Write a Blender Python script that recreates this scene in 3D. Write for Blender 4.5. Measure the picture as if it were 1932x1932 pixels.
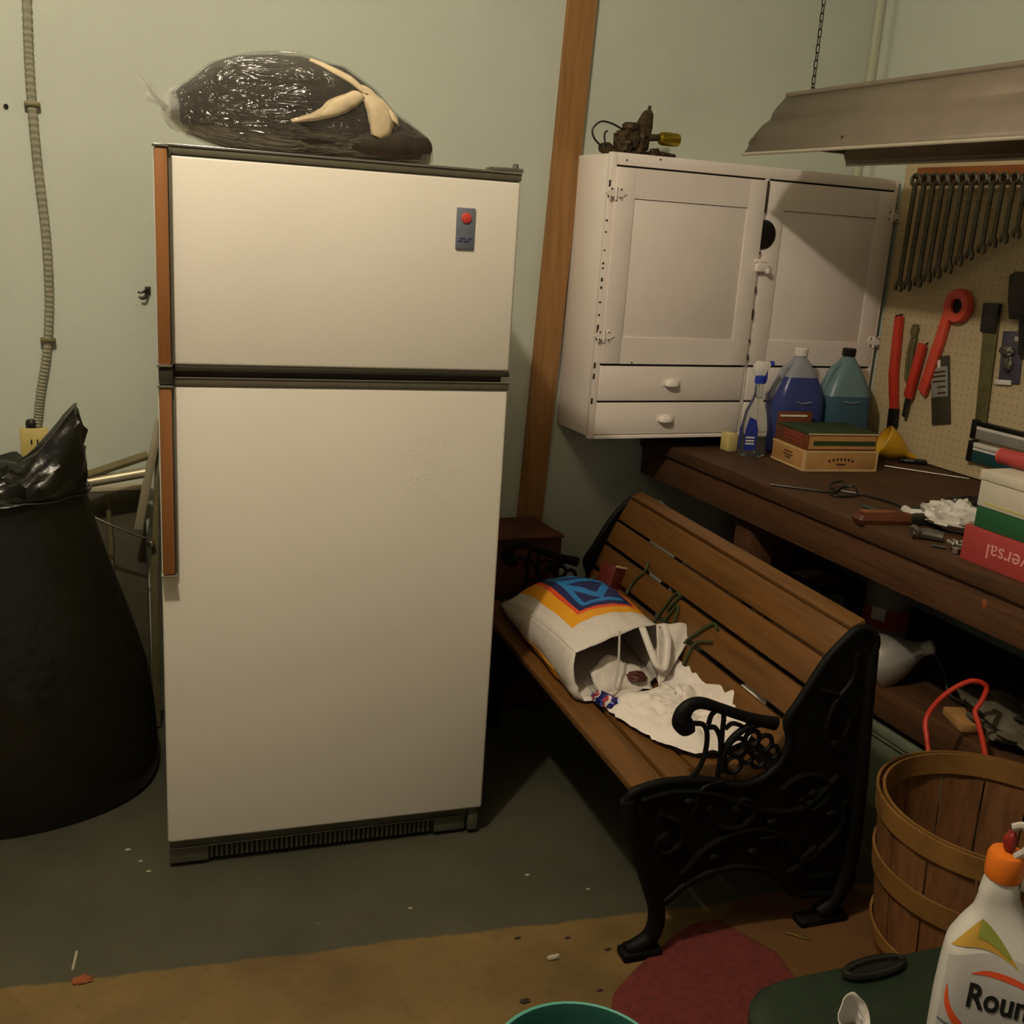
import bpy, bmesh, math, random
from mathutils import Vector, Matrix, noise
random.seed(7)
for _o in list(bpy.data.objects):
    bpy.data.objects.remove(_o, do_unlink=True)
scene = bpy.context.scene
COL = scene.collection
R = math.radians

# ------------------------------------------------------------------ camera
YAW, PITCH, ROLL, FPX, CAMZ = 0.41448964, 0.26088684, 0.06568592, 2016.318, 1.5692
cd = bpy.data.cameras.new('camera'); cam = bpy.data.objects.new('camera', cd); COL.objects.link(cam)
cd.sensor_fit = 'HORIZONTAL'; cd.sensor_width = 36.0; cd.lens = 36.0 * FPX / 1932.0
cd.clip_start = 0.02
_f = Vector((math.sin(YAW) * math.cos(PITCH), math.cos(YAW) * math.cos(PITCH), -math.sin(PITCH)))
_r = Vector((math.cos(YAW), -math.sin(YAW), 0)); _u = _r.cross(_f)
_r2 = _r * math.cos(ROLL) + _u * math.sin(ROLL); _u2 = -_r * math.sin(ROLL) + _u * math.cos(ROLL)
cam.matrix_world = Matrix(((_r2.x, _u2.x, -_f.x, 0), (_r2.y, _u2.y, -_f.y, 0), (_r2.z, _u2.z, -_f.z, CAMZ), (0, 0, 0, 1)))
scene.camera = cam

# ------------------------------------------------------------------ light
world = bpy.data.worlds.new('world'); scene.world = world; world.use_nodes = True
world.node_tree.nodes['Background'].inputs[0].default_value = (1.0, 0.88, 0.68, 1)
world.node_tree.nodes['Background'].inputs[1].default_value = 0.19
ld = bpy.data.lights.new('ceiling_bulb_light', 'POINT'); ld.energy = 108.0; ld.color = (1.0, 0.865, 0.68); ld.shadow_soft_size = 0.045
lo = bpy.data.objects.new('ceiling_bulb_light', ld); COL.objects.link(lo); lo.location = (-0.10, 1.30, 2.93)
vs = scene.view_settings
vs.view_transform = 'Standard'; vs.look = 'None'; vs.exposure = 0.0; vs.gamma = 1.0; vs.use_curve_mapping = False

# ------------------------------------------------------------------ helpers: materials
def lin(c):
    if isinstance(c, str):
        c = [int(c[i:i + 2], 16) / 255 for i in (0, 2, 4)]
    return tuple((v / 12.92 if v <= 0.04045 else ((v + 0.055) / 1.055) ** 2.4) for v in c) + (1.0,)
MATS = {}
def mat(name, col, rough=0.5, metal=0.0, var=0.12, scale=18.0, bump=0.0, bscale=60.0, stretch=None, spec=0.5,
        trans=0.0, ior=1.45, alpha=1.0, col2=None, coat=0.0):
    """procedural principled material: colour varied by noise, optional bump."""
    if name in MATS: return MATS[name]
    m = bpy.data.materials.new(name); m.use_nodes = True; nt = m.node_tree; N = nt.nodes; L = nt.links
    b = N['Principled BSDF']
    tc = N.new('ShaderNodeTexCoord'); mp = N.new('ShaderNodeMapping'); L.new(tc.outputs['Object'], mp.inputs['Vector'])
    if stretch: mp.inputs['Scale'].default_value = stretch
    nz = N.new('ShaderNodeTexNoise'); nz.inputs['Scale'].default_value = scale; nz.inputs['Detail'].default_value = 6
    nz.inputs['Roughness'].default_value = 0.65
    L.new(mp.outputs['Vector'], nz.inputs['Vector'])
    rp = N.new('ShaderNodeValToRGB'); c = lin(col)
    lo_ = tuple(max(0, v * (1 - var * 2)) for v in c[:3]) + (1,)
    hi_ = lin(col2) if col2 else tuple(min(1, v * (1 + var)) for v in c[:3]) + (1,)
    rp.color_ramp.elements[0].position = 0.3; rp.color_ramp.elements[0].color = lo_
    rp.color_ramp.elements[1].position = 0.62; rp.color_ramp.elements[1].color = hi_
    e = rp.color_ramp.elements.new(0.48); e.color = c
    L.new(nz.outputs['Fac'], rp.inputs['Fac']); L.new(rp.outputs['Color'], b.inputs['Base Color'])
    b.inputs['Roughness'].default_value = rough; b.inputs['Metallic'].default_value = metal
    b.inputs['Specular IOR Level'].default_value = spec
    b.inputs['Transmission Weight'].default_value = trans; b.inputs['IOR'].default_value = ior
    b.inputs['Alpha'].default_value = alpha; b.inputs['Coat Weight'].default_value = coat
    if bump:
        n2 = N.new('ShaderNodeTexNoise'); n2.inputs['Scale'].default_value = bscale; n2.inputs['Detail'].default_value = 5
        L.new(mp.outputs['Vector'], n2.inputs['Vector'])
        bp = N.new('ShaderNodeBump'); bp.inputs['Strength'].default_value = bump; bp.inputs['Distance'].default_value = 0.01
        L.new(n2.outputs['Fac'], bp.inputs['Height']); L.new(bp.outputs['Normal'], b.inputs['Normal'])
    MATS[name] = m
    return m
def nodes_of(m):
    return m.node_tree.nodes, m.node_tree.links, m.node_tree.nodes['Principled BSDF']
class NG:
    """tiny math-node builder"""
    def __init__(s, m): s.N, s.L = m.node_tree.nodes, m.node_tree.links
    def op(s, o, a, b=None, c=None):
        n = s.N.new('ShaderNodeMath'); n.operation = o
        for i, v in enumerate((a, b, c)):
            if v is None: continue
            if isinstance(v, (int, float)): n.inputs[i].default_value = v
            else: s.L.new(v, n.inputs[i])
        return n.outputs[0]
    def mix(s, fac, a, b):
        n = s.N.new('ShaderNodeMix'); n.data_type = 'RGBA'
        for i, v in ((0, fac), (6, a), (7, b)):
            if isinstance(v, (int, float)): n.inputs[i].default_value = v
            elif isinstance(v, tuple): n.inputs[i].default_value = v
            else: s.L.new(v, n.inputs[i])
        return n.outputs[2]
    def noise(s, vec, scale, detail=4, rough=0.6):
        n = s.N.new('ShaderNodeTexNoise'); n.inputs['Scale'].default_value = scale; n.inputs['Detail'].default_value = detail
        n.inputs['Roughness'].default_value = rough
        if vec is not None: s.L.new(vec, n.inputs['Vector'])
        return n.outputs['Fac']
    def ramp(s, fac, p0, p1):
        n = s.N.new('ShaderNodeMapRange'); n.inputs[1].default_value = p0; n.inputs[2].default_value = p1
        n.clamp = True; s.L.new(fac, n.inputs[0]); return n.outputs[0]
    def objxyz(s):
        t = s.N.new('ShaderNodeTexCoord'); x = s.N.new('ShaderNodeSeparateXYZ'); s.L.new(t.outputs['Object'], x.inputs[0])
        return t.outputs['Object'], x.outputs[0], x.outputs[1], x.outputs[2]

# ------------------------------------------------------------------ helpers: meshes
def smooth_pts(pts, n=6, closed=False):
    P = [Vector(p) for p in pts]; out = []; k = len(P)
    if k < 3: return P
    for i in range(k if closed else k - 1):
        p1, p2 = P[i], P[(i + 1) % k]
        p0 = P[i - 1] if (closed or i > 0) else p1 * 2 - p2
        p3 = P[(i + 2) % k] if (closed or i + 2 < k) else p2 * 2 - p1
        for j in range(n):
            t = j / n
            out.append(0.5 * ((2 * p1) + (p2 - p0) * t + (2 * p0 - 5 * p1 + 4 * p2 - p3) * t * t + (3 * p1 - p0 - 3 * p2 + p3) * t ** 3))
    if not closed: out.append(P[-1])
    return out
class MB:
    def __init__(s): s.bm = bmesh.new()
    def box(s, x0, x1, y0, y1, z0, z1, bev=0.0, seg=2):
        b = bmesh.new()
        bmesh.ops.create_cube(b, size=1.0)
        for v in b.verts:
            v.co = Vector(((x0 + x1) / 2 + v.co.x * (x1 - x0), (y0 + y1) / 2 + v.co.y * (y1 - y0), (z0 + z1) / 2 + v.co.z * (z1 - z0)))
        if bev: bmesh.ops.bevel(b, geom=b.edges[:], offset=bev, segments=seg, affect='EDGES', profile=0.5)
        s._merge(b); return s
    def _merge(s, b, M=None):
        if M is not None: bmesh.ops.transform(b, matrix=M, verts=b.verts[:])
        m = bpy.data.meshes.new('tmp'); b.to_mesh(m); b.free(); s.bm.from_mesh(m); bpy.data.meshes.remove(m)
    def loft(s, rings, closed=True, cap=True):
        V = [[s.bm.verts.new(p) for p in r] for r in rings]
        n = len(V[0])
        for a, b in zip(V[:-1], V[1:]):
            for i in range(n if closed else n - 1):
                j = (i + 1) % n
                try: s.bm.faces.new((a[i], a[j], b[j], b[i]))
                except ValueError: pass
        if cap and closed and n > 2:
            try: s.bm.faces.new(list(reversed(V[0])))
            except ValueError: pass
            try: s.bm.faces.new(V[-1])
            except ValueError: pass
        return s
    def tube(s, pts, r, seg=8, closed=False, smooth=0, cap=True, flat=1.0):
        P = smooth_pts(pts, smooth, closed) if smooth else [Vector(p) for p in pts]
        n = len(P); rs = r if isinstance(r, (list, tuple)) else [r] * n
        if len(rs) != n:
            rs = [rs[min(len(rs) - 1, int(i * (len(rs) - 1) / max(1, n - 1)))] + (rs[min(len(rs) - 1, int(i * (len(rs) - 1) / max(1, n - 1)) + 1)] - rs[min(len(rs) - 1, int(i * (len(rs) - 1) / max(1, n - 1)))]) * ((i * (len(rs) - 1) / max(1, n - 1)) % 1) for i in range(n)]
        rings = []; prev = None
        for i, p in enumerate(P):
            if closed: t = P[(i + 1) % n] - P[i - 1]
            else: t = P[min(i + 1, n - 1)] - P[max(i - 1, 0)]
            t.normalize()
            if prev is None:
                a = Vector((0, 0, 1)) if abs(t.z) < 0.9 else Vector((0, 1, 0))
                u = t.cross(a).normalized()
            else:
                u = (prev - t * prev.dot(t))
                u = u.normalized() if u.length > 1e-6 else t.orthogonal().normalized()
            prev = u; w = t.cross(u)
            rings.append([p + (u * math.cos(2 * math.pi * k / seg) + w * math.sin(2 * math.pi * k / seg) * flat) * rs[i] for k in range(seg)])
        if closed: rings.append(rings[0]); s.loft(rings, True, False); bmesh.ops.remove_doubles(s.bm, verts=s.bm.verts[:], dist=1e-6)
        else: s.loft(rings, True, cap)
        return s
    def lathe(s, prof, c=(0, 0, 0), seg=24, M=None, cap=True, sx=1.0, sy=1.0):
        b = MB()
        rings = [[Vector((r * math.cos(2 * math.pi * k / seg) * sx, r * math.sin(2 * math.pi * k / seg) * sy, z)) for k in range(seg)] for r, z in prof]
        b.loft(rings, True, cap)
        M2 = Matrix.Translation(c) @ (M if M is not None else Matrix.Identity(4))
        s._merge(b.bm, M2); return s
    def prism(s, poly, a, b, axis='y', bev=0.0):
        """poly of 2-D points extruded between a and b along axis ('y': poly is x,z ; 'x': poly is y,z ; 'z': poly is x,y)"""
        f = {'y': lambda p, t: (p[0], t, p[1]), 'x': lambda p, t: (t, p[0], p[1]), 'z': lambda p, t: (p[0], p[1], t)}[axis]
        bb = bmesh.new()
        A = [bb.verts.new(f(p, a)) for p in poly]; B = [bb.verts.new(f(p, b)) for p in poly]
        bb.faces.new(A); bb.faces.new(list(reversed(B)))
        n = len(poly)
        for i in range(n): bb.faces.new((A[i], B[i], B[(i + 1) % n], A[(i + 1) % n]))
        bmesh.ops.recalc_face_normals(bb, faces=bb.faces[:])
        if bev: bmesh.ops.bevel(bb, geom=bb.edges[:], offset=bev, segments=2, affect='EDGES', profile=0.5)
        s._merge(bb); return s
    def blob(s, c, rx, ry, rz, amp=0.0, freq=8.0, seed=0, seg=24, rin=14, M=None):
        b = bmesh.new(); bmesh.ops.create_uvsphere(b, u_segments=seg, v_segments=rin, radius=1.0)
        for v in b.verts:
            d = 1 + amp * noise.noise(v.co * freq * 0.25 + Vector((seed * 3.1, seed * 1.7, seed)))
            v.co = Vector((v.co.x * rx * d, v.co.y * ry * d, v.co.z * rz * d))
        M2 = Matrix.Translation(c) @ (M if M is not None else Matrix.Identity(4))
        s._merge(b, M2); return s
    def sheet(s, fn, nu, nv):
        V = [[s.bm.verts.new(fn(i / nu, j / nv)) for j in range(nv + 1)] for i in range(nu + 1)]
        for i in range(nu):
            for j in range(nv): s.bm.faces.new((V[i][j], V[i + 1][j], V[i + 1][j + 1], V[i][j + 1]))
        return s
    def xf(s, M): bmesh.ops.transform(s.bm, matrix=M, verts=s.bm.verts[:]); return s
    def mesh(s, name, smooth=True, ang=35):
        bmesh.ops.recalc_face_normals(s.bm, faces=s.bm.faces[:])
        m = bpy.data.meshes.new(name); s.bm.to_mesh(m); s.bm.free()
        if smooth:
            m.shade_smooth(); m.set_sharp_from_angle(angle=R(ang))
        return m
def obj(name, mb, material, parent=None, smooth=True, ang=35, solid=0.0):
    m = mb.mesh(name, smooth, ang) if isinstance(mb, MB) else mb
    o = bpy.data.objects.new(name, m); COL.objects.link(o)
    if isinstance(material, str): material = MATS[material]
    m.materials.clear(); m.materials.append(material)
    if parent: o.parent = parent
    if solid:
        sm = o.modifiers.new('thickness', 'SOLIDIFY'); sm.thickness = solid; sm.offset = 0
    return o
def inst(name, me, parent, loc=(0, 0, 0), rot=(0, 0, 0)):
    o = bpy.data.objects.new(name, me); COL.objects.link(o)
    if parent: o.parent = parent
    o.location = loc; o.rotation_euler = rot
    return o
def tag(o, label, cat, group=None):
    o['label'] = label; o['category'] = cat
    if group: o['group'] = group
    return o
def thing(name, label, cat, loc=(0, 0, 0), rotz=0.0, group=None):
    o = bpy.data.objects.new(name, None); COL.objects.link(o); o.location = loc; o.rotation_euler = (0, 0, rotz)
    o.empty_display_size = 0.05
    return tag(o, label, cat, group)
def struct(name, mb, m, parent=None, label=None, **k):
    o = obj(name, mb, m, parent, **k)
    o['kind'] = 'structure'
    if label: o['label'] = label
    return o
def text_mesh(s, size, ext=0.0006, bold=0.0):
    cu = bpy.data.curves.new('t', 'FONT'); cu.body = s; cu.size = size; cu.extrude = ext; cu.align_x = 'CENTER'; cu.align_y = 'CENTER'; cu.resolution_u = 3; cu.offset = bold
    t = bpy.data.objects.new('t', cu); COL.objects.link(t)
    dg = bpy.context.evaluated_depsgraph_get(); dg.update()
    m = bpy.data.meshes.new_from_object(t.evaluated_get(dg)); bpy.data.objects.remove(t)
    return m
def text_obj(name, s, size, material, parent, M, ext=0.0006):
    m = text_mesh(s, size, ext); m.transform(M); return obj(name, m, material, parent)
def frame_M(o, ux, uy):
    """matrix sending text x->ux, y->uy at origin o"""
    ux = Vector(ux).normalized(); uy = Vector(uy).normalized(); uz = ux.cross(uy)
    return Matrix(((ux.x, uy.x, uz.x, o[0]), (ux.y, uy.y, uz.y, o[1]), (ux.z, uy.z, uz.z, o[2]), (0, 0, 0, 1)))
def arc(cx, cy, r, a0, a1, n=10):
    return [(cx + r * math.cos(R(a0 + (a1 - a0) * i / n)), cy + r * math.sin(R(a0 + (a1 - a0) * i / n))) for i in range(n + 1)]

# ------------------------------------------------------------------ materials
mat('fridge_enamel', 'dfd9cd', 0.42, var=0.015, scale=3, bump=0.015, bscale=220)
mat('fridge_side', 'c9bfa8', 0.5, var=0.03, scale=4)
mat('fridge_trim', '75705f', 0.38, 0.55, var=0.05)
mat('dark_gap', '16130f', 0.8, var=0.05)
mat('gasket_brown', '3e3526', 0.8, var=0.05)
mat('chrome', 'd8d4cc', 0.16, 1.0, var=0.02)
mat('steel', '9a968c', 0.34, 0.9, var=0.08)
mat('dull_steel', '6d6a60', 0.5, 0.8, var=0.15, scale=30)
mat('dark_steel', '3e3c36', 0.45, 0.7, var=0.2, scale=30)
mat('handle_wood', '8f5e34', 0.4, var=0.1, scale=14, stretch=(1, 1, 0.08))
mat('badge_plate', '6f7480', 0.42, 0.2, var=0.04)
mat('badge_red', 'c8413a', 0.4, var=0.04)
mat('kick_grey', '5f5b4d', 0.5, 0.2, var=0.08)
mat('strip_wood', '966c3e', 0.5, var=0.16, scale=9, stretch=(6, 6, 0.35), bump=0.06, bscale=30)
mat('painted_white', 'efe5de', 0.5, var=0.02, scale=6, bump=0.05, bscale=40)
mat('chip_and_shade', '3a2c20', 0.8, var=0.2)
mat('black_plastic', '15140f', 0.35, var=0.15)
mat('black_bag', '121109', 0.3, var=0.2, bump=0.5, bscale=14, spec=0.6)
mat('iron', '0c0b09', 0.62, 0.1, var=0.3, scale=40, bump=0.1, bscale=80, spec=0.25)
mat('slat_wood', '68451f', 0.42, var=0.16, scale=7, stretch=(9, 0.5, 9), bump=0.04, bscale=30)
mat('bench_dark', '4a2f18', 0.72, var=0.22, scale=8, stretch=(9, 0.6, 9), bump=0.12, bscale=24)
mat('bench_side', '54351c', 0.75, var=0.2, scale=8, stretch=(9, 0.6, 9), bump=0.1, bscale=24)
mat('lamp_shell', '7d7262', 0.55, 0.1, var=0.06, scale=10)
mat('lamp_inner', '6a5a34', 0.6, var=0.08)
mat('chain_iron', '3a352a', 0.5, 0.7, var=0.1)
mat('wrench_steel', '5c5848', 0.5, 0.6, var=0.2, scale=30)
mat('rack_wood', '8a4f22', 0.55, var=0.2, scale=10, stretch=(6, 0.6, 6))
mat('tool_red', 'c33a26', 0.45, var=0.08)
mat('tool_orange', 'd8503a', 0.45, var=0.06)
mat('tool_olive', '6a6340', 0.5, 0.2, var=0.15)
mat('yellow_plastic', 'cfa022', 0.45, var=0.06)
mat('white_plastic', 'dedad4', 0.45, var=0.03)
mat('cream_plastic', 'cdbd7c', 0.5, var=0.04)
mat('blue_plastic', '2b3fae', 0.4, var=0.05)
mat('blue_label', '26368f', 0.5, var=0.06)
mat('navy_print', '1d2358', 0.55, var=0.04)
mat('sky_print', '2f7fc0', 0.55, var=0.04)
mat('orange_print', 'e2552c', 0.55, var=0.03)
mat('yellow_print', 'e8a428', 0.55, var=0.03)
mat('white_print', 'e6dfd6', 0.6, var=0.03)
mat('cigar_paper', 'b98b55', 0.6, var=0.08)
mat('cigar_cream', 'd3b483', 0.6, var=0.06)
mat('cigar_green', '2f4020', 0.6, var=0.1)
mat('cigar_brown', '6b3a1c', 0.6, var=0.1)
mat('ink', '4a2f1a', 0.7, var=0.05)
mat('card_red', 'a83f3d', 0.6, var=0.04)
mat('card_green', '245a36', 0.6, var=0.05)
mat('card_white', 'ccc4b4', 0.6, var=0.03)
mat('pink_ink', 'dd9a92', 0.6, var=0.03)
mat('paper', 'e4dbd4', 0.7, var=0.03, bump=0.25, bscale=35)
mat('film_white', 'd4d0c8', 0.4, var=0.04, bump=0.3, bscale=30)
mat('leather', '5a2f18', 0.55, var=0.2, scale=25)
mat('basket_wood', '7a5230', 0.62, var=0.2, scale=9, stretch=(5, 5, 0.7), bump=0.08)
mat('basket_hoop', '86602f', 0.6, var=0.16, scale=12, bump=0.05)
mat('cord_red', 'cc3a26', 0.5, var=0.05)
mat('cloth_grey', '6a6250', 0.85, var=0.18, bump=0.4, bscale=25)
mat('bin_green', '1c2a1c', 0.45, var=0.12, bump=0.05)
mat('teal_plastic', '2c5c54', 0.4, var=0.05)
mat('rug_red', '6b2c27', 0.95, var=0.18, scale=60, bump=0.6, bscale=300)
mat('cardboard', '62421f', 0.9, var=0.12, scale=6)
mat('board_grey', '4b4636', 0.7, var=0.12)
mat('alu', 'b5ac92', 0.4, 0.5, var=0.06)
mat('olive_metal', '726a4a', 0.5, 0.3, var=0.08)
mat('dark_cloth', '2a241c', 0.85, var=0.25, scale=10, bump=0.3, bscale=20)
mat('beige_cloth', 'cbb998', 0.85, var=0.08, bump=0.3, bscale=30)
mat('brass', 'a8902c', 0.3, 0.9, var=0.12)
mat('rusty', '4a3c28', 0.6, 0.5, var=0.3, scale=60, bump=0.3, bscale=90)
mat('outlet_ivory', 'c9b672', 0.5, var=0.06)
mat('green_wire', '3a4424', 0.5, var=0.1)
mat('silver', 'cbc6bb', 0.36, 0.6, var=0.05)
mat('jar_grey', '96938a', 0.25, 0.0, var=0.1, trans=0.2)
mat('bin_clear', '7d8672', 0.35, var=0.1, trans=0.15)
mat('brick_brown', '5a3022', 0.75, var=0.2, scale=12)
mat('dust_white', 'a8a18c', 0.9, var=0.1)
mat('orange_plastic', 'd8701c', 0.4, var=0.05)
mat('clear_plastic', 'e8ece6', 0.08, var=0.01, trans=0.95, ior=1.25)
mat('jug_clear', 'a8acb8', 0.3, var=0.03, trans=0.3, ior=1.3)
mat('jug_blue', '434f92', 0.25, var=0.05, trans=0.3, ior=1.33)
mat('jug_teal', '47697c', 0.28, var=0.06, trans=0.3, ior=1.33)
mat('jug_teal_pale', '7d9aa0', 0.3, var=0.04, trans=0.3, ior=1.3)
mat('hose_white', 'd8d2cc', 0.2, var=0.03, trans=0.3)

# film of a clear bag: mostly see-through, glossy
def film():
    m = bpy.data.materials.new('clear_film'); m.use_nodes = True; N = m.node_tree.nodes; L = m.node_tree.links
    N.remove(N['Principled BSDF']); out = N['Material Output']
    tr = N.new('ShaderNodeBsdfTransparent'); tr.inputs[0].default_value = (0.93, 0.93, 0.92, 1)
    gl = N.new('ShaderNodeBsdfGlossy'); gl.inputs['Roughness'].default_value = 0.17; gl.inputs['Color'].default_value = (0.95, 0.95, 0.95, 1)
    df = N.new('ShaderNodeBsdfDiffuse'); df.inputs['Color'].default_value = (0.75, 0.74, 0.72, 1)
    g = NG(m); oc, x, y, z = g.objxyz()
    n1 = g.noise(oc, 22, 6); 
    wv = N.new('ShaderNodeTexNoise'); wv.inputs['Scale'].default_value = 30; wv.inputs['Detail'].default_value = 2; wv.inputs['Distortion'].default_value = 2.2
    mpf = N.new('ShaderNodeMapping'); mpf.inputs['Scale'].default_value = (0.3, 1, 1.3); mpf.inputs['Rotation'].default_value = (0, R(-18), 0); L.new(oc, mpf.inputs['Vector']); L.new(mpf.outputs['Vector'], wv.inputs['Vector'])
    bp = N.new('ShaderNodeBump'); bp.inputs['Strength'].default_value = 1.0; bp.inputs['Distance'].default_value = 0.02
    L.new(wv.outputs['Fac'], bp.inputs['Height'])
    L.new(bp.outputs['Normal'], gl.inputs['Normal'])
    m1 = N.new('ShaderNodeMixShader'); m1.inputs[0].default_value = 0.16
    L.new(gl.outputs[0], m1.inputs[1]); L.new(df.outputs[0], m1.inputs[2])
    lw = N.new('ShaderNodeLayerWeight'); lw.inputs['Blend'].default_value = 0.35
    fac = g.op('ADD', g.op('MULTIPLY', lw.outputs['Facing'], 0.30), 0.07)
    m2 = N.new('ShaderNodeMixShader'); L.new(fac, m2.inputs[0])
    L.new(tr.outputs[0], m2.inputs[1]); L.new(m1.outputs[0], m2.inputs[2]); L.new(m2.outputs[0], out.inputs['Surface'])
    MATS['clear_film'] = m
film()

# wall paint: pale green with faint mottling
def wall_mat():
    m = mat('wall_paint', 'c2c8bb', 0.75, var=0.03, scale=2.2, bump=0.12, bscale=70)
    return m
wall_mat()
mat('corner_paint', 'b9bba4', 0.7, var=0.03)
mat('ceiling_paint', 'c8c2ac', 0.8, var=0.03)

# concrete floor: tan bare slab in front, dark grey-green paint beyond an edge, flakes where paint has come off
def floor_mat():
    m = bpy.data.materials.new('floor_concrete'); m.use_nodes = True; g = NG(m); N, L, b = nodes_of(m)
    oc, x, y, z = g.objxyz()
    wob = g.op('MULTIPLY', g.op('SUBTRACT', g.noise(oc, 5, 4), 0.5), 0.05)
    edge = g.op('ADD', g.op('ADD', y, g.op('MULTIPLY', x, 0.127)), wob)
    # rounded end of the painted field near the bench foot
    painted = g.ramp(edge, 2.052, 2.062)
    n1 = g.noise(oc, 3.2, 6); n2 = g.noise(oc, 40, 3); n3 = g.noise(oc, 9, 5, 0.7)
    tan = g.mix(g.ramp(n1, 0.35, 0.7), lin('5e4a26'), lin('7e6639'))
    tan = g.mix(g.op('MULTIPLY', g.ramp(n3, 0.58, 0.75), 0.6), tan, lin('53340f'))
    tan = g.mix(g.op('MULTIPLY', g.ramp(n2, 0.62, 0.72), 0.3), tan, lin('3c2a14'))
    pnt = g.mix(g.ramp(n1, 0.3, 0.7), lin('3a3a2c'), lin('4b4938'))
    pnt = g.mix(g.op('MULTIPLY', g.ramp(n3, 0.55, 0.8), 0.5), pnt, lin('40301c'))
    mp = N.new('ShaderNodeMapping'); mp.inputs['Scale'].default_value = (0.5, 1.2, 1); L.new(oc, mp.inputs['Vector'])
    sc = g.noise(mp.outputs['Vector'], 26, 5, 0.7)
    pnt = g.mix(g.op('MULTIPLY', g.ramp(sc, 0.69, 0.73), 0.55), pnt, lin('8f8970'))
    colr = g.mix(painted, tan, pnt)
    L.new(colr, b.inputs['Base Color']); b.inputs['Roughness'].default_value = 0.7
    bp = N.new('ShaderNodeBump'); bp.inputs['Strength'].default_value = 0.15; bp.inputs['Distance'].default_value = 0.005
    L.new(n2, bp.inputs['Height']); L.new(bp.outputs['Normal'], b.inputs['Normal'])
    MATS['floor_concrete'] = m
floor_mat()

# pegboard: tan hardboard with a regular grid of drilled holes
def peg_mat():
    m = bpy.data.materials.new('pegboard_tan'); m.use_nodes = True; g = NG(m); N, L, b = nodes_of(m)
    oc, x, y, z = g.objxyz()
    def cell(c): return g.op('SUBTRACT', g.op('FRACT', g.op('MULTIPLY', c, 39.37)), 0.5)
    a, c = cell(y), cell(z)
    d = g.op('SQRT', g.op('ADD', g.op('MULTIPLY', a, a), g.op('MULTIPLY', c, c)))
    hole = g.op('SUBTRACT', 1.0, g.ramp(d, 0.09, 0.14))
    base = g.mix(g.noise(oc, 8, 5), lin('b8a580'), lin('c8b792'))
    L.new(g.mix(g.op('MULTIPLY', hole, 0.45), base, lin('32261a')), b.inputs['Base Color']); b.inputs['Roughness'].default_value = 0.7
    MATS['pegboard_tan'] = m
peg_mat()

# ================================================================== the room
XR, YB, XL, YF, ZC = 2.745, 3.30, -3.4, -2.6, 3.2
struct('floor', MB().box(XL - .1, XR + .1, YF - .1, YB + .1, -0.1, 0.0), 'floor_concrete', label='bare tan concrete floor with a dark painted field', smooth=False)
struct('ceiling', MB().box(XL - .1, XR + .1, YF - .1, YB + .1, ZC, ZC + .1), 'ceiling_paint', smooth=False)
struct('wall_back', MB().box(XL - .1, XR + .1, YB, YB + .1, 0, ZC), 'wall_paint', label='pale green painted wall behind the refrigerator', smooth=False)
struct('wall_right', MB().box(XR, XR + .1, YF, YB, 0, ZC), 'wall_paint', label='pale green side wall above the workbench', smooth=False)
struct('wall_left', MB().box(XL - .1, XL, YF, YB, 0, ZC), 'wall_paint', smooth=False)
# brown wooden batten running up the back wall (leans a touch)
b = MB(); b.loft([[(1.452, YB - .022, 0), (1.54, YB - .022, 0), (1.54, YB, 0), (1.452, YB, 0)],
                  [(1.553, YB - .022, ZC), (1.652, YB - .022, ZC), (1.652, YB, ZC), (1.553, YB, ZC)]])
struct('trim_1', b, 'strip_wood', label='brown wooden batten up the wall between refrigerator and cabinet')
# corner moulding where the walls meet
struct('trim_2', MB().box(XR - .028, XR, YB - .028, YB, 0, ZC, 0.008), 'corner_paint', label='painted moulding in the room corner')
# nail holes / plug in the corner of the left wall area
t = thing('wall_hook', 'small bent metal hook on the wall left of the refrigerator', 'hook', (0.262, YB, 1.317))
obj('base', MB().box(-.010, .006, -.008, 0, -.004, .018, .002), 'dark_steel', t)
obj('prong', MB().tube([(-.002, -.006, .010), (-.018, -.02, .002), (-.03, -.018, .002)], .0035, 6, smooth=3), 'dark_steel', t)
obj('prong', MB().tube([(0, -.006, 0), (-.01, -.02, -.014), (-.022, -.018, -.016)], .0035, 6, smooth=3), 'dark_steel', t)
tag(obj('wall_plug', MB().lathe([(.006, 0), (.006, .006), (.004, .008)], (-.085, YB, 1.79), 10, Matrix.Rotation(R(90), 4, 'X')), 'dark_gap'),
    'tiny dark screw in the wall by the left picture edge', 'screw')
# flexible conduit with outlet
t = thing('electrical_outlet', 'ivory outlet box on the wall above the black plastic bag', 'outlet', (-.058, YB, .902))
obj('box', MB().box(-.034, .034, -.03, 0, -.055, .026, .004), 'outlet_ivory', t)
pl = obj('face_plate', MB().box(-.037, .037, -.035, -.03, -.058, .028, .003), 'outlet_ivory', t)
for sx in (-.008, .008):
    obj('slot', MB().box(sx - .0022, sx + .0022, -.0362, -.034, -.018, -.004), 'dark_gap', pl, smooth=False)
obj('connector', MB().lathe([(.014, .024), (.016, .03), (.016, .042), (.012, .05)], (-.006, -.016, 0), 12), 'dark_steel', t)
cp = [(-.050, YB - .016, .93), (-.036, YB - .014, 1.03), (-.014, YB - .013, 1.15), (-.002, YB - .013, 1.30), (-.003, YB - .013, 1.469),
      (-.016, YB - .013, 1.663), (-.023, YB - .013, 1.863), (-.022, YB - .013, 2.057), (-.02, YB - .013, 2.5), (-.02, YB - .013, 3.195)]
sp = smooth_pts(cp, 46); rr = [.0105 + (.0022 if (i // 2) % 2 else 0) for i in range(len(sp))]
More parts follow.
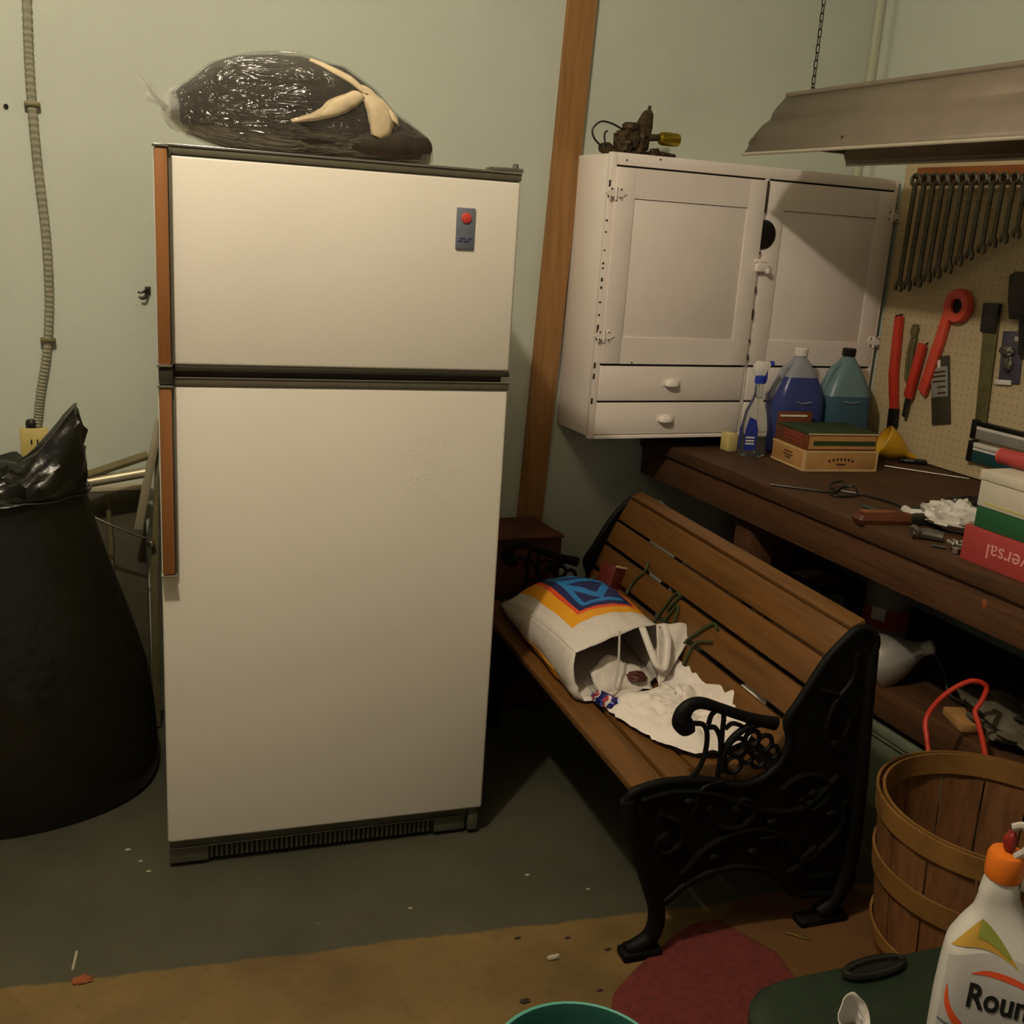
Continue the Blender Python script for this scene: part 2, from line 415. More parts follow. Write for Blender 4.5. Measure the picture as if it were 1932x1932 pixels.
t = thing('flexible_conduit', 'ribbed flexible conduit running up the wall to the ceiling', 'conduit', (-.05, YB, .93))
o = obj('tube', MB().tube(sp, rr, 8).xf(Matrix.Translation((.05, -YB, -.93))), mat('conduit_paint', '979480', .55, .2, var=.05), t)
for zz, xx in ((1.178, -.010), (1.80, -.021)):
    obj('strap', MB().box(xx + .05 - .02, xx + .05 + .02, -.029, 0, zz - .93 - .006, zz - .93 + .006, .003), 'olive_metal', t)

# ================================================================== refrigerator
FR = thing('refrigerator', 'tall white top-freezer refrigerator with wood-inlay handles', 'refrigerator', (0.2043, 2.3864, 0), -0.0806)
W = .79
obj('cabinet_body', MB().box(.006, W - .006, .062, .72, .03, 1.672, .006), 'fridge_side', FR)
obj('door_gasket', MB().box(.015, W - .015, .016, .066, .085, 1.66), 'gasket_brown', FR, smooth=False)
def door(z0, z1):
    return MB().box(0, W, 0, .054, z0, z1, .007, 3)
fz = obj('freezer_door', door(1.236, 1.667), 'fridge_enamel', FR)
obj('top_trim', MB().box(.026, W, -.003, .058, 1.667, 1.684, .003), 'fridge_trim', fz)
obj('trim_line', MB().box(.026, W, -.006, .002, 1.682, 1.687, .001), 'chrome', fz)
obj('bottom_trim', MB().box(.03, W, -.002, .05, 1.224, 1.236, .002), mat('trim_dark', '3a362c', .5, .3, var=.05), fz)
lf = obj('main_door', door(.083, 1.193), 'fridge_enamel', FR)
obj('top_trim', MB().box(.03, W, -.003, .054, 1.193, 1.2095, .002), 'fridge_trim', lf)
obj('trim_line', MB().box(.03, W, -.006, .002, 1.209, 1.2125, .001), 'chrome', lf)
def handle(par, z0, z1, caps):
    h = obj('handle', MB().box(.002, .0275, -.031, -.001, z0, z1, .004), 'handle_wood', par)
    obj('handle_frame', MB().box(.0275, .034, -.016, -.001, z0 - .002, z1, .002), 'fridge_trim', par)
    for zc in caps:
        obj('end_cap', MB().box(-.002, .030, -.034, -.001, zc - .003, zc + .003, .0015), 'chrome', par)
handle(fz, 1.241, 1.678, (1.239, 1.681))
handle(lf, .775, 1.193, (.771, 1.195))
obj('handle_bridge', MB().box(.002, .031, -.028, .03, 1.199, 1.234, .003), mat('trim_dark', '3a362c'), FR)
bd = obj('badge', MB().box(.642, .685, -.005, .001, 1.512, 1.602, .002), 'badge_plate', fz)
obj('badge_disc', MB().lathe([(.0115, 0), (.0115, .0025), (.009, .0038)], (.664, -.005, 1.580), 20, Matrix.Rotation(R(90), 4, 'X')), 'badge_red', fz)
for zz, wd in ((1.535, .034), (1.529, .03)):
    for k in range(9):
        if (k * 7 + int(zz * 1000)) % 5 == 0: continue
        obj('lettering', MB().box(.647 + k * wd / 9, .647 + k * wd / 9 + .0024, -.0056, -.0045, zz - .0018, zz + .0018), 'navy_print', fz, smooth=False)
hg = obj('top_hinge', MB().box(.72, .793, -.004, .06, 1.687, 1.695, .002), 'steel', FR)
obj('hinge_pin', MB().lathe([(.007, 1.69), (.007, 1.703), (.004, 1.705)], (.778, .012, 0), 12), 'steel', hg)
kp = obj('kick_plate', MB().box(.004, W - .006, .022, .05, .054, .080, .002), 'kick_grey', FR)
obj('trim_line', MB().box(.004, .752, .017, .024, .0535, .0565, .001), 'steel', kp)
gr = obj('base_grille', MB().box(.004, W - .006, .032, .05, .012, .054), mat('grille_dark', '2e2a20', .6, var=.1), FR, smooth=False)
sl = MB().box(-.0028, .0028, .024, .034, .016, .048, .001).mesh('slat')
sl.materials.append(MATS['kick_grey'])
for k in range(46): inst('slat', sl, gr, (.102 + k * .0122, 0, 0))
obj('grille_end', MB().box(.004, .095, .022, .04, .012, .052, .002), 'kick_grey', gr)
obj('grille_end', MB().box(.667, .75, .022, .04, .012, .052, .002), 'kick_grey', gr)
obj('corner_bracket', MB().box(.757, .784, .012, .05, .012, .079, .003), 'kick_grey', FR)
for xx, yy in ((.05, .08), (.74, .08), (.05, .66), (.74, .66), (.47, .06)):
    obj('foot', MB().lathe([(.016, 0), (.016, .012), (.008, .014), (.008, .035)], (xx, yy, 0), 10), 'black_plastic', FR)

# ================================================================== bundle in clear bag on the refrigerator
BZ = 1.690
BL = thing('bagged_bedding', 'dark bedding and beige cloth knotted in a clear plastic bag on top of the refrigerator', 'bagged bedding', (.55, 2.66, BZ))
prof = [(-.285, .06, .04, .06), (-.265, .09, .08, .045), (-.245, .12, .10, .03), (-.20, .172, .14, .018), (-.15, .205, .16, .006), (-.10, .22, .175, 0), (-.01, .228, .185, 0), (.09, .215, .18, 0),
        (.168, .172, .165, 0), (.209, .130, .155, 0), (.25, .108, .14, 0), (.29, .088, .115, 0), (.316, .05, .08, .004)]
def bundle(scale, wr, seed, seg=48):
    xs = [p[0] for p in prof]; rings = []
    n = 60
    for i in range(n + 1):
        x = xs[0] + (xs[-1] - xs[0]) * i / n
        for a, c in zip(prof[:-1], prof[1:]):
            if a[0] <= x <= c[0] + 1e-9:
                t = (x - a[0]) / (c[0] - a[0]); h, ry, zb = [a[k] + (c[k] - a[k]) * t for k in (1, 2, 3)]; break
        ring = []
        for k in range(seg):
            th = 2 * math.pi * k / seg
            cy, cz = math.cos(th), math.sin(th)
            d = wr * noise.noise(Vector((x * 10, cy * 2.2 + seed, cz * 2.2))) + wr * .7 * noise.noise(Vector((x * 5, cy * 9 + seed, cz * 9)))
            ee = .75
            yy = math.copysign(abs(cy) ** ee, cy) * ry * scale * (1 + d)
            zz = math.copysign(abs(cz) ** ee, cz) * h * .5 * scale * (1 + d)
            ring.append(Vector((x * (1 if scale > .99 else .985), yy, zb + max(.5 * h + zz, .002 if scale > .99 else .006))))
        rings.append(ring)
    return MB().loft(rings)
obj('dark_bedding', bundle(.955, .05, 1), 'dark_cloth', BL)
obj('clear_bag', bundle(1.0, .04, 4), 'clear_film', BL, ang=60)
# folded lower roll that shows at the right
b = MB(); b.tube([(.05, -.135, .042), (.13, -.135, .046), (.21, -.118, .048), (.275, -.085, .046), (.298, -.04, .042)], [.003, .03, .038, .034, .022], 14, smooth=6, flat=.95)
obj('rolled_edge', b, mat('dark_cloth2', '352d23', .85, var=.2, bump=.3, bscale=22), BL)
# beige cloth following the bedding surface (x along bag, angle around it)
def surf(x, th, off):
    for a, c in zip(prof[:-1], prof[1:]):
        if a[0] <= x <= c[0] + 1e-9:
            t = (x - a[0]) / (c[0] - a[0]); h, ry, zb = [a[k] + (c[k] - a[k]) * t for k in (1, 2, 3)]; break
    cy, cz = math.cos(th), math.sin(th)
    return Vector((x, math.copysign(abs(cy) ** .75, cy) * ry * (.975 + off), zb + .5 * h + math.copysign(abs(cz) ** .75, cz) * h * .5 * (.975 + off)))
def patch(path, name, lift=.012):
    """path: (x, theta in degrees, half width) along a strip"""
    P = []
    for i in range(len(path) - 1):
        for j in range(6):
            t = j / 6; P.append([path[i][k] + (path[i + 1][k] - path[i][k]) * t for k in range(3)])
    P.append(path[-1])
    rings = []
    for i, (x, th, hw) in enumerate(P):
        i2 = min(i + 1, len(P) - 1); i0 = max(i - 1, 0)
        dx = (P[i2][0] - P[i0][0]); dt = (P[i2][1] - P[i0][1]) * .0035
        l = math.hypot(dx, dt) or 1; nx, nt = -dt / l, dx / l
        row = []
        for k in range(7):
            s = (k / 6 - .5) * 2
            bulge = (1 - s * s) * lift * 3 + .006 * noise.noise(Vector((x * 30, th * .1, s * 2)))
            row.append(surf(min(max(x + nx * s * hw, -.28), .318), R(th + nt * s * hw / .0035), bulge))
        rings.append(row)
    b = MB(); b.loft(rings, False, False); obj(name, b, 'beige_cloth', BL, ang=70, solid=.003)
def cl(*pts):
    out = []
    for x, zr, hw in pts:
        for a, c in zip(prof[:-1], prof[1:]):
            if a[0] <= x <= c[0] + 1e-9:
                t_ = (x - a[0]) / (c[0] - a[0]); h, ry, zb = [a[k] + (c[k] - a[k]) * t_ for k in (1, 2, 3)]; break
        s_ = max(-1, min(1, (zr - zb) / (.5 * h) - 1)); sn = math.copysign(abs(s_) ** (1 / .75), s_)
        out.append((x, 180 - math.degrees(math.asin(sn)), hw))
    return out
patch(cl((-.045, .070, .005), (.0, .082, .010), (.045, .103, .017), (.085, .128, .019), (.112, .142, .012)), 'cloth_fold')
patch(cl((.005, .207, .008), (.035, .198, .016), (.07, .182, .018), (.10, .165, .020), (.13, .145, .018)), 'cloth_fold')
patch(cl((.128, .160, .020), (.148, .135, .036), (.158, .105, .036), (.158, .075, .026), (.152, .056, .014)), 'cloth_fold')
patch(cl((.12, .150, .012), (.16, .135, .018), (.19, .112, .016), (.196, .09, .010)), 'cloth_fold')
# knot and tail of the bag at the left
b = MB(); b.tube([(-.262, -.02, .085), (-.285, -.05, .085), (-.3, -.06, .086)], [.05, .018, .012], 14, smooth=4)
mat('film_tail', 'd0cfca', .12, var=.05, bump=.9, bscale=50, alpha=.38)
tl = obj('knot', b, 'film_tail', BL, ang=60)
def tailf(u, v):
    a = (v - .5) * 2.8; r = .012 + .065 * u
    w = .016 * math.sin(v * 31) * u
    return Vector((-.296 - .045 * u + .01 * math.sin(v * 9), -.06 + r * math.sin(a) * .5 + w, .088 + .028 * u + r * math.cos(a * 1.2) * .45 - .012 + w * .5))
obj('tail', MB().sheet(tailf, 8, 30), 'film_tail', BL, ang=80)

# ================================================================== wall cabinet
CB = thing('wall_cabinet', 'old white-painted wall cabinet with two doors over drawers', 'cabinet', (1.597, YB - .004, .915))
CW, CD, CH = 1.125, .246, .893
obj('carcass', MB().box(0, CW, -CD + .02, 0, .006, CH - .004, .003), 'painted_white', CB)
# face frame
ff = MB()
ff.box(-.001, .020, -CD, -CD + .022, 0, CH, .002)
ff.box(CW - .012, CW, -CD, -CD + .022, 0, CH, .002)
ff.box(.02, CW - .012, -CD, -CD + .022, CH - .036, CH, .002)
ff.box(.02, CW - .012, -CD - .006, -CD + .022, 0, .012, .002)
ff.box(.575, .588, -CD, -CD + .022, .012, CH - .036, .002)
obj('face_frame', ff, 'painted_white', CB)
obj('recess', MB().box(.018, CW - .01, -CD + .012, -CD + .021, .01, CH - .03), 'dark_gap', CB, smooth=False)
def cab_door(x0, x1, proud, pull, hinge_left):
    z0, z1 = .2475, .8505; d = MB(); y0, y1 = -CD - proud, -CD + .018
    st = .066
    d.box(x0, x0 + st, y0, y1, z0, z1, .0008); d.box(x1 - st, x1, y0, y1, z0, z1, .0008)
    d.box(x0 + st - .001, x1 - st + .001, y0, y1, z0, z0 + .084); d.box(x0 + st - .001, x1 - st + .001, y0, y1, z1 - .09, z1)
    o = obj('door', d, 'painted_white', CB)
    obj('panel', MB().box(x0 + st - .002, x1 - st + .002, y0 + .0035, y1 - .004, z0 + .08, z1 - .086, .001), 'painted_white', o)
    obj('painted_panel_shadow', MB().box(x0 + st, x1 - st, y0 + .0025, y0 + .0045, z1 - .0915, z1 - .0885), 'chip_and_shade', o, smooth=False)  # dark strip painted in as the shade line under the top rail
    for zz in (.336, .772):
        hx = x0 - .001 if hinge_left else x1 + .001
        h = MB()
        h.tube([(hx, y0 - .002, zz - .02), (hx, y0 - .002, zz + .02)], .0045, 8)
        for s in (-1, 1):
            h.prism([(hx + s * .004, zz - .008), (hx + s * .02, zz - .02), (hx + s * .024, zz - .008), (hx + s * .038, zz), (hx + s * .024, zz + .008), (hx + s * .02, zz + .02), (hx + s * .004, zz + .008)], y0 - .004, y0 + .001, 'y')
        ho = obj('hinge', h, 'painted_white', o)
        for s in (-1, 1):
            for q in (-.012, .012):
                obj('screw', MB().lathe([(.0028, 0), (.0028, .0015)], (hx + s * .016, y0 - .004, zz + q), 8, Matrix.Rotation(R(90), 4, 'X')), 'chip_and_shade', o)
    return o
d1 = cab_door(.0205, .574, .008, True, True)
d2 = cab_door(.590, CW - .013, .002, False, False)
# chips of bare wood along the left front edge
ch = [(.80, .02), (.765, .014), (.69, .006), (.655, .005), (.60, .004), (.56, .006), (.545, .005), (.51, .012), (.485, .008), (.44, .006), (.40, .006), (.345, .05), (.24, .018), (.205, .018), (.125, .02)]
for k, (zz, hh) in enumerate(ch):
    obj('chip', MB().box(-.0022, .0035, -CD - .0008, -CD + .002, zz - hh / 2, zz + hh / 2), 'chip_and_shade', CB, smooth=False)
for k, (xx, zz, hh) in enumerate([(.576, .50, .02), (.576, .42, .035), (.576, .33, .012), (.576, .62, .008), (.577, .275, .016), (.13, .252, .004), (.577, .80, .10)]):
    obj('chip', MB().box(xx - .003, xx + .0025, -CD - .0095, -CD + .001, zz - hh / 2, zz + hh / 2), 'chip_and_shade', CB, smooth=False)
def drawer(x0, x1, z0, z1, cup):
    o = obj('drawer', MB().box(x0, x1, -CD - .004, -CD + .018, z0, z1, .003), 'painted_white', CB)
    if cup:
        xc, zc = cup; b = MB(); rings = []
        for i in range(9):      # a half shell cup pull: open below
            a = math.pi * i / 8; x = -math.cos(a) * .026
            rr2 = .021 * math.sin(a) ** .6 if 0 < i < 8 else .002
            rings.append([Vector((xc + x, -CD - .004 - rr2 * math.sin(R(p)) * .95, zc + rr2 * math.cos(R(p)) * .95)) for p in (0, 22, 45, 68, 90, 108)])
        b.loft(rings, False, False); pl = obj('cup_pull', b, 'painted_white', o, solid=.0025, ang=70)
        obj('pull_plate', MB().box(xc - .034, xc + .034, -CD - .0065, -CD - .003, zc - .004, zc + .02, .001), 'painted_white', o)
drawer(.0205, .573, .126, .2395, (.289, .179)); drawer(.0205, .573, .0145, .1190, (.279, .059))
drawer(.590, CW - .013, .126, .2395, (.85, .179)); drawer(.590, CW - .013, .0145, .1190, (.85, .059))
# latch: black escutcheon half hidden by the left door edge, and the painted catch below
obj('black_plate', MB().lathe([(.047, 0), (.047, .003), (.043, .005)], (.585, -CD - .002, .680), 28, Matrix.Rotation(R(90), 4, 'X')), 'black_plastic', CB)
lt = obj('latch', MB().box(.563, .612, -CD - .022, -CD - .006, .560, .588, .004), 'painted_white', CB)
obj('latch_bolt', MB().box(.60, .612, -CD - .03, -CD - .004, .555, .572, .003), 'painted_white', lt)
obj('latch_keeper', MB().box(.558, .60, -CD - .016, -CD - .006, .588, .60, .003), 'painted_white', lt)
for xx, zz in ((.052, .872), (.17, .883), (.06, .165), (.155, .10)):
    obj('nail_head', MB().lathe([(.003, 0), (.003, .001)], (xx, -CD - .0005, zz), 8, Matrix.Rotation(R(90), 4, 'X')), 'chip_and_shade', CB)

# ---------------- brass and iron burner lying on the cabinet
BU = thing('burner_fitting', 'rusty pipe burner with brass nozzle and wire ring on top of the cabinet', 'burner', (1.597, 3.12, 1.8045))
obj('base_rod', MB().tube([(-.0, 0, .014), (.14, -.01, .010), (.25, -.02, .010)], .008, 8), 'rusty', BU)
obj('base_rod', MB().tube([(.02, .04, .010), (.16, .03, .012), (.27, .02, .008)], .007, 8), 'rusty', BU)
obj('end_fitting', MB().lathe([(.012, -.02), (.016, -.012), (.016, .012), (.010, .02)], (.012, 0, .018), 10, Matrix.Rotation(R(80), 4, 'Y')), 'rusty', BU)
obj('body', MB().blob((.09, 0, .055), .042, .035, .034, .5, 9, 2).blob((.068, -.005, .035), .03, .03, .028, .4, 10, 3), 'rusty', BU)
obj('collar', MB().lathe([(.022, -.012), (.027, -.006), (.027, .006), (.02, .012)], (.088, -.01, .086), 14), 'rusty', BU)
obj('body', MB().blob((.128, 0, .045), .03, .035, .04, .5, 10, 5), 'rusty', BU)
b = MB(); b.prism([(.105, .06), (.115, .10), (.135, .135), (.15, .145), (.162, .13), (.163, .09), (.158, .055), (.14, .03), (.115, .035)], -.02, .012, 'y', .006)
obj('fin', b, 'rusty', BU)
obj('cap_nut', MB().lathe([(.006, 0), (.006, .008), (.003, .012)], (.152, -.004, .143), 8), 'rusty', BU)
obj('nipple', MB().tube([(.145, -.01, .058), (.185, -.02, .062)], .011, 10), 'rusty', BU)
obj('brass_nozzle', MB().lathe([(.012, 0), (.019, .006), (.021, .014), (.021, .062), (.019, .07), (.014, .07), (.014, .05)], (.186, -.02, .060), 18, Matrix.Rotation(R(90), 4, 'Y')), 'brass', BU)
obj('wire_ring', MB().tube([(.075, 0, .072), (.03, -.005, .088), (-.015, -.01, .092), (-.042, -.01, .07), (-.038, -.01, .045), (-.01, -.01, .022), (.03, -.005, .014)], .0032, 6, smooth=5), 'dark_steel', BU)
obj('lever', MB().tube([(.0, -.02, .02), (-.006, -.02, .055), (.005, -.015, .066)], .003, 6, smooth=3), 'dark_steel', BU)
obj('valve', MB().blob((.17, -.03, .016), .02, .014, .012, .4, 10, 6).blob((.205, -.03, .010), .022, .012, .009, .4, 9, 7), 'rusty', BU)
tag(obj('bolt', MB().tube([(1.93, 3.12, 1.8085), (1.965, 3.125, 1.8085)], .004, 6), 'rusty'), 'short dark bolt lying on the cabinet top right of the burner', 'bolt')

# ================================================================== hanging shop light
SL = thing('shop_light', 'tan metal fluorescent shop light hanging above the workbench', 'shop light', (2.118, 2.835, 1.820))
SLL = -1.24
half = [(-.193, 0), (-.182, .017), (-.163, .056), (-.139, .084), (-.113, .103), (-.108, .112), (-.106, .122), (-.097, .137), (-.078, .158), (-.066, .170)]
full = half + [(-x, z) for x, z in reversed(half)]
b = MB(); b.loft([[Vector((x, y, z)) for x, z in full] for y in (0, SLL)], False, False)
obj('housing', b, 'lamp_shell', SL, ang=40, solid=.003)
obj('end_plate', MB().prism([(x * .97, z + (.03 if z < .02 else 0)) for x, z in full], -.008, -.005, 'y'), 'lamp_shell', SL)
obj('end_plate', MB().prism([(x * .97, z + (.03 if z < .02 else 0)) for x, z in full], SLL + .005, SLL + .008, 'y'), 'lamp_shell', SL)
for s in (-1, 1):
    obj('lip', MB().tube([(s * .193, .002, 0), (s * .193, SLL - .002, 0)], .0048, 8), mat('lip_pale', 'b3aa98', .5, .1, var=.04), SL)
tp = obj('top_channel', MB().box(-.070, .070, SLL, .004, .170, .186, .007, 3), 'lamp_shell', SL)
obj('ballast_cover', MB().box(-.06, .06, SLL + .02, -.02, .12, .168, .004), 'lamp_inner', SL)
obj('inner_reflector', MB().loft([[Vector((x, y, z)) for x, z in ((-.182, .012), (-.155, .055), (-.11, .095), (.11, .095), (.155, .055), (.182, .012))] for y in (-.01, SLL + .01)], False, False), 'lamp_inner', SL, ang=20, solid=.0015)
for xx in (-.045, .045):
    obj('fluorescent_tube', MB().tube([(xx, -.03, .072), (xx, -1.21, .072)], .013, 12), 'white_plastic', SL)
obj('rivet', MB().lathe([(.006, 0), (.004, .003)], (-.176, -.42, .030), 10, Matrix.Rotation(R(-70), 4, 'Y')), 'dark_steel', SL)
def chain(x, y, z0, z1, label):
    c = thing('hanging_chain', label, 'chain', (x, y, z0), 0, 'chains holding the shop light')
    b = MB(); n = int((z1 - z0) / .0215); 
    for k in range(n):
        zc = .0115 + k * .0215; w = .0052; h = .0085; pts = []
        for i in range(12):
            a = 2 * math.pi * i / 12; u = math.cos(a) * w; v = math.sin(a) * w + (h if math.sin(a) > 0 else -h) * .8
            pts.append((u, 0, zc + v) if k % 2 else (0, u, zc + v))
        b.tube(pts, .0019, 5, closed=True)
    o = obj('links', b, 'chain_iron', c); o['kind'] = 'stuff'
    obj('hook', MB().tube([(0, 0, -.012), (.008, 0, -.004), (.006, 0, .01), (0, 0, .012)], .0025, 6, smooth=3), 'chain_iron', c)
chain(2.118, 2.80, 2.012, 3.195, 'dark link chain holding the far end of the shop light')
chain(2.118, 1.65, 2.012, 3.195, 'dark link chain holding the near end of the shop light')

# ================================================================== pegboard and tools
PG = tag(obj('pegboard', MB().box(XR - .012, XR - .001, 1.0, 3.04, .877, 1.90), 'pegboard_tan', smooth=False), 'tan pegboard on the side wall behind the workbench', 'pegboard')
PX = XR - .012
RK = thing('wrench_rack', 'reddish wooden rail with pegs holding the row of wrenches', 'tool rack', (PX, 2.5, 1.82))
obj('rail', MB().box(-.022, 0, -.55, .462, -.024, .026, .002), 'rack_wood', RK)
pg = MB().tube([(-.02, 0, -.014), (-.05, 0, -.006)], .003, 6).mesh('peg'); pg.materials.append(MATS['dark_steel'])
WY = [2.945 - k * .0415 for k in range(12)]
for y in WY: inst('peg', pg, RK, (0, y - 2.5, 0))
LEN = [.372, .366, .352, .335, .318, .300, .275, .255, .235, .215, .20, .185]
ORD = ['first (longest)', 'second', 'third', 'fourth', 'fifth', 'sixth', 'seventh', 'eighth', 'ninth', 'tenth', 'eleventh', 'twelfth']
for k, (y, L_) in enumerate(zip(WY, LEN)):
    t = thing('combination_wrench', '%s steel wrench from the cabinet in the row on the rail' % ORD[k], 'wrench', (PX - .037, y, 1.811), 0, 'wrenches on the wall rail')
    t.rotation_euler = (R(-3.2 + .5 * math.sin(k * 2.1)), R(3.5), 0)
    w = .0095 + L_ * .013
    obj('shaft', MB().box(-.004, .004, -w * .62, w * .62, -L_ + .03, -.022, .002), 'wrench_steel', t)
    rg = [(0, math.cos(a) * w * 1.25, -.006 + math.sin(a) * w * 1.25) for a in [2 * math.pi * i / 14 for i in range(14)]]
    obj('ring_end', MB().tube(rg, w * .45, 6, closed=True), 'wrench_steel', t)
    J = -L_ + .03; q = w * 1.3
    obj('open_end', MB().prism([(-w * .6, J + .006), (-q, J - q * .5), (-q * .95, J - q * 1.7), (-q * .45, J - q * 1.9), (-q * .42, J - q * .95), (q * .42, J - q * .75), (q * .5, J - q * 1.65), (q, J - q * 1.4), (q, J - q * .4), (w * .6, J + .006)], -.0045, .0045, 'x', .001), 'wrench_steel', t)

def wallthing(name, label, cat, y, z): return thing(name, label, cat, (PX, y, z))
# red straight bar next to the cabinet with dark grip
t = wallthing('crowbar', 'straight red bar hanging beside the cabinet with a dark lower end', 'pry bar', 2.945, 1.34)
obj('shaft', MB().prism([(-.012, .015), (.016, .012), (.004, -.19), (-.028, -.31), (-.056, -.305), (-.03, -.19)], -.026, -.004, 'x', .004), 'tool_red', t)
obj('dark_tip', MB().prism([(-.026, -.305), (-.058, -.302), (-.064, -.37), (-.03, -.375)], -.028, -.003, 'x', .004), 'black_plastic', t)
obj('hang_hook', MB().tube([(-.03, .004, .012), (-.005, .004, .018), (0, .004, .018)], .003, 6), 'dark_steel', t)
# olive pliers
t = wallthing('adjustable_pliers', 'grey-olive hand tool hanging between the two red tools', 'pliers', 2.868, 1.32)
obj('jaw', MB().prism([(-.014, .0), (-.008, .014), (.012, .012), (.018, -.01), (.012, -.04), (-.008, -.05)], -.016, -.004, 'x', .003), 'tool_olive', t)
obj('handle', MB().tube([(-.01, .004, -.035), (-.01, .012, -.09), (-.01, .004, -.18)], .008, 8, smooth=4), 'tool_olive', t)
obj('handle', MB().tube([(-.01, -.008, -.035), (-.01, -.004, -.09), (-.01, -.012, -.17)], .007, 8, smooth=4), 'tool_olive', t)
obj('pivot', MB().lathe([(.007, 0), (.005, .004)], (-.017, .0, -.03), 10, Matrix.Rotation(R(-90), 4, 'Y')), 'steel', t)
# big orange-red ring-headed tool
t = wallthing('ring_wrench', 'bright orange-red tool with a big round head and dark centre hole', 'ring tool', 2.70, 1.40)
hd = [(math.cos(a) * .052, math.sin(a) * .048) for a in [2 * math.pi * i / 28 for i in range(28)]]
obj('head', MB().lathe([(.024, 0), (.024, .022), (.03, .026), (.05, .026), (.055, .018), (.055, .0)], (-.004, -.012, .01), 28, Matrix.Rotation(R(-90), 4, 'Y'), cap=False), 'tool_orange', t)
obj('hole', MB().lathe([(.0245, 0), (.0245, .012)], (-.003, -.012, .01), 20, Matrix.Rotation(R(-90), 4, 'Y')), 'dark_gap', t)
obj('handle', MB().prism([(.012, -.02), (.042, -.005), (.075, -.16), (.10, -.28), (.066, -.30), (.036, -.16)], -.024, -.004, 'x', .004), 'tool_orange', t)
t = wallthing('hand_file', 'dark red handle hanging just under the ring-headed tool', 'hand tool', 2.80, 1.27)
obj('grip', MB().prism([(-.004, .0), (.022, .006), (.052, -.18), (.022, -.19)], -.034, -.012, 'x', .004), 'tool_red', t)
obj('tang', MB().prism([(.028, -.18), (.046, -.18), (.05, -.25), (.036, -.255)], -.028, -.016, 'x', .002), 'dark_steel', t)
obj('hang_hook', MB().tube([(-.02, .01, -.004), (0, .01, .006)], .003, 6), 'dark_steel', t)
# packaged part with pale printed label
t = wallthing('blister_pack', 'dark carded package with a pale striped label hanging tilted', 'package', 2.74, 1.24)
M_ = Matrix.Rotation(R(-14), 4, 'X')
obj('card', MB().box(-.010, -.004, -.040, .040, -.225, .0, .002).xf(M_), mat('card_dark', '3f3a2c', .6, var=.15), t)
lb = obj('label', MB().box(-.0125, -.0095, -.036, .036, -.135, -.035, .001).xf(M_), mat('label_grey', '8f8d86', .5, var=.06), t)
for zz in (-.052, -.066, -.083, -.102, -.122):
    obj('stripe', MB().box(-.0135, -.012, -.028, .028 - (.02 if zz < -.1 else 0), zz - .003, zz + .003).xf(M_), 'ink', lb, smooth=False)
obj('tab', MB().box(-.0135, -.010, -.006, .006, -.038, -.012, .001).xf(M_), 'white_plastic', t)
# square / straight edge
t = wallthing('steel_straightedge', 'long dark flat steel bar hanging on the pegboard', 'straightedge', 2.55, 1.43)
obj('blade', MB().prism([(.034, 0), (-.026, .002), (-.052, -.37), (-.008, -.38)], -.012, -.006, 'x', .0015), 'tool_olive', t)
obj('hang_hook', MB().tube([(-.018, .0, -.012), (0, .0, -.004)], .003, 6), 'dark_steel', t)
obj('grip', MB().prism([(.036, .0), (-.028, .003), (-.030, -.09), (.03, -.09)], -.020, -.005, 'x', .003), 'dark_steel', t)
t = wallthing('carded_hardware', 'small dark carded package with silver parts left of the picture edge', 'package', 2.46, 1.355)
obj('card', MB().box(-.008, -.003, -.040, .040, -.16, .0, .002).xf(Matrix.Rotation(R(-6), 4, 'X')), mat('card_violet', '4d4756', .55, var=.15), t)
obj('part', MB().blob((-.016, .004, -.06), .010, .024, .018, .4, 9, 3).blob((-.016, -.008, -.10), .009, .018, .022, .4, 9, 8), 'dull_steel', t)
obj('foot_strip', MB().box(-.011, -.007, -.012, .05, -.165, -.15, .001).xf(Matrix.Rotation(R(-6), 4, 'X')), 'white_plastic', t)
obj('part', MB().box(-.011, -.007, -.036, -.012, -.03, -.014, .002), 'silver', t)
t = wallthing('hanging_tool', 'dark tool with a wide black head hanging at the picture edge', 'hand tool', 2.455, 1.53)
obj('head', MB().prism([(.04, -.01), (.02, .004), (-.06, -.004), (-.07, -.13), (.012, -.14), (.03, -.08)], -.03, -.006, 'x', .004), 'dark_steel', t)
obj('handle', MB().tube([(-.018, -.03, -.12), (-.018, -.055, -.24)], .013, 10), 'black_plastic', t)
obj('hang_hook', MB().tube([(-.018, -.02, -.01), (0, -.02, -.004)], .003, 6), 'dark_steel', t)
# two long packs hung flat at the right
for nm, lab, zt, mm, hh in (('saw_blade_pack', 'upper of two long flat packages, grey sleeve with black edge', 1.062, 'label_grey', .056), ('sandpaper_pack', 'lower of two long flat packages, dark teal sleeve with white edge', .994, 'pack_teal', .062)):
    if mm == 'pack_teal': mat('pack_teal', '1f4a4c', .5, var=.1)
    t = wallthing(nm, lab, 'package', 2.36, zt)
    obj('sleeve', MB().box(-.022, -.002, -.25, .168, -hh, -.012, .003), mm, t)
    obj('edge_band', MB().box(-.024, -.001, -.25, .180, -.014, .0, .002), 'black_plastic' if hh < .06 else 'white_plastic', t)
    obj('clip', MB().box(-.025, -.001, .160, .182, -hh - .002, .004, .002), 'black_plastic', t)
    obj('inner_line', MB().box(-.0235, -.020, -.25, .160, -.024, -.016), 'white_plastic', t, smooth=False)

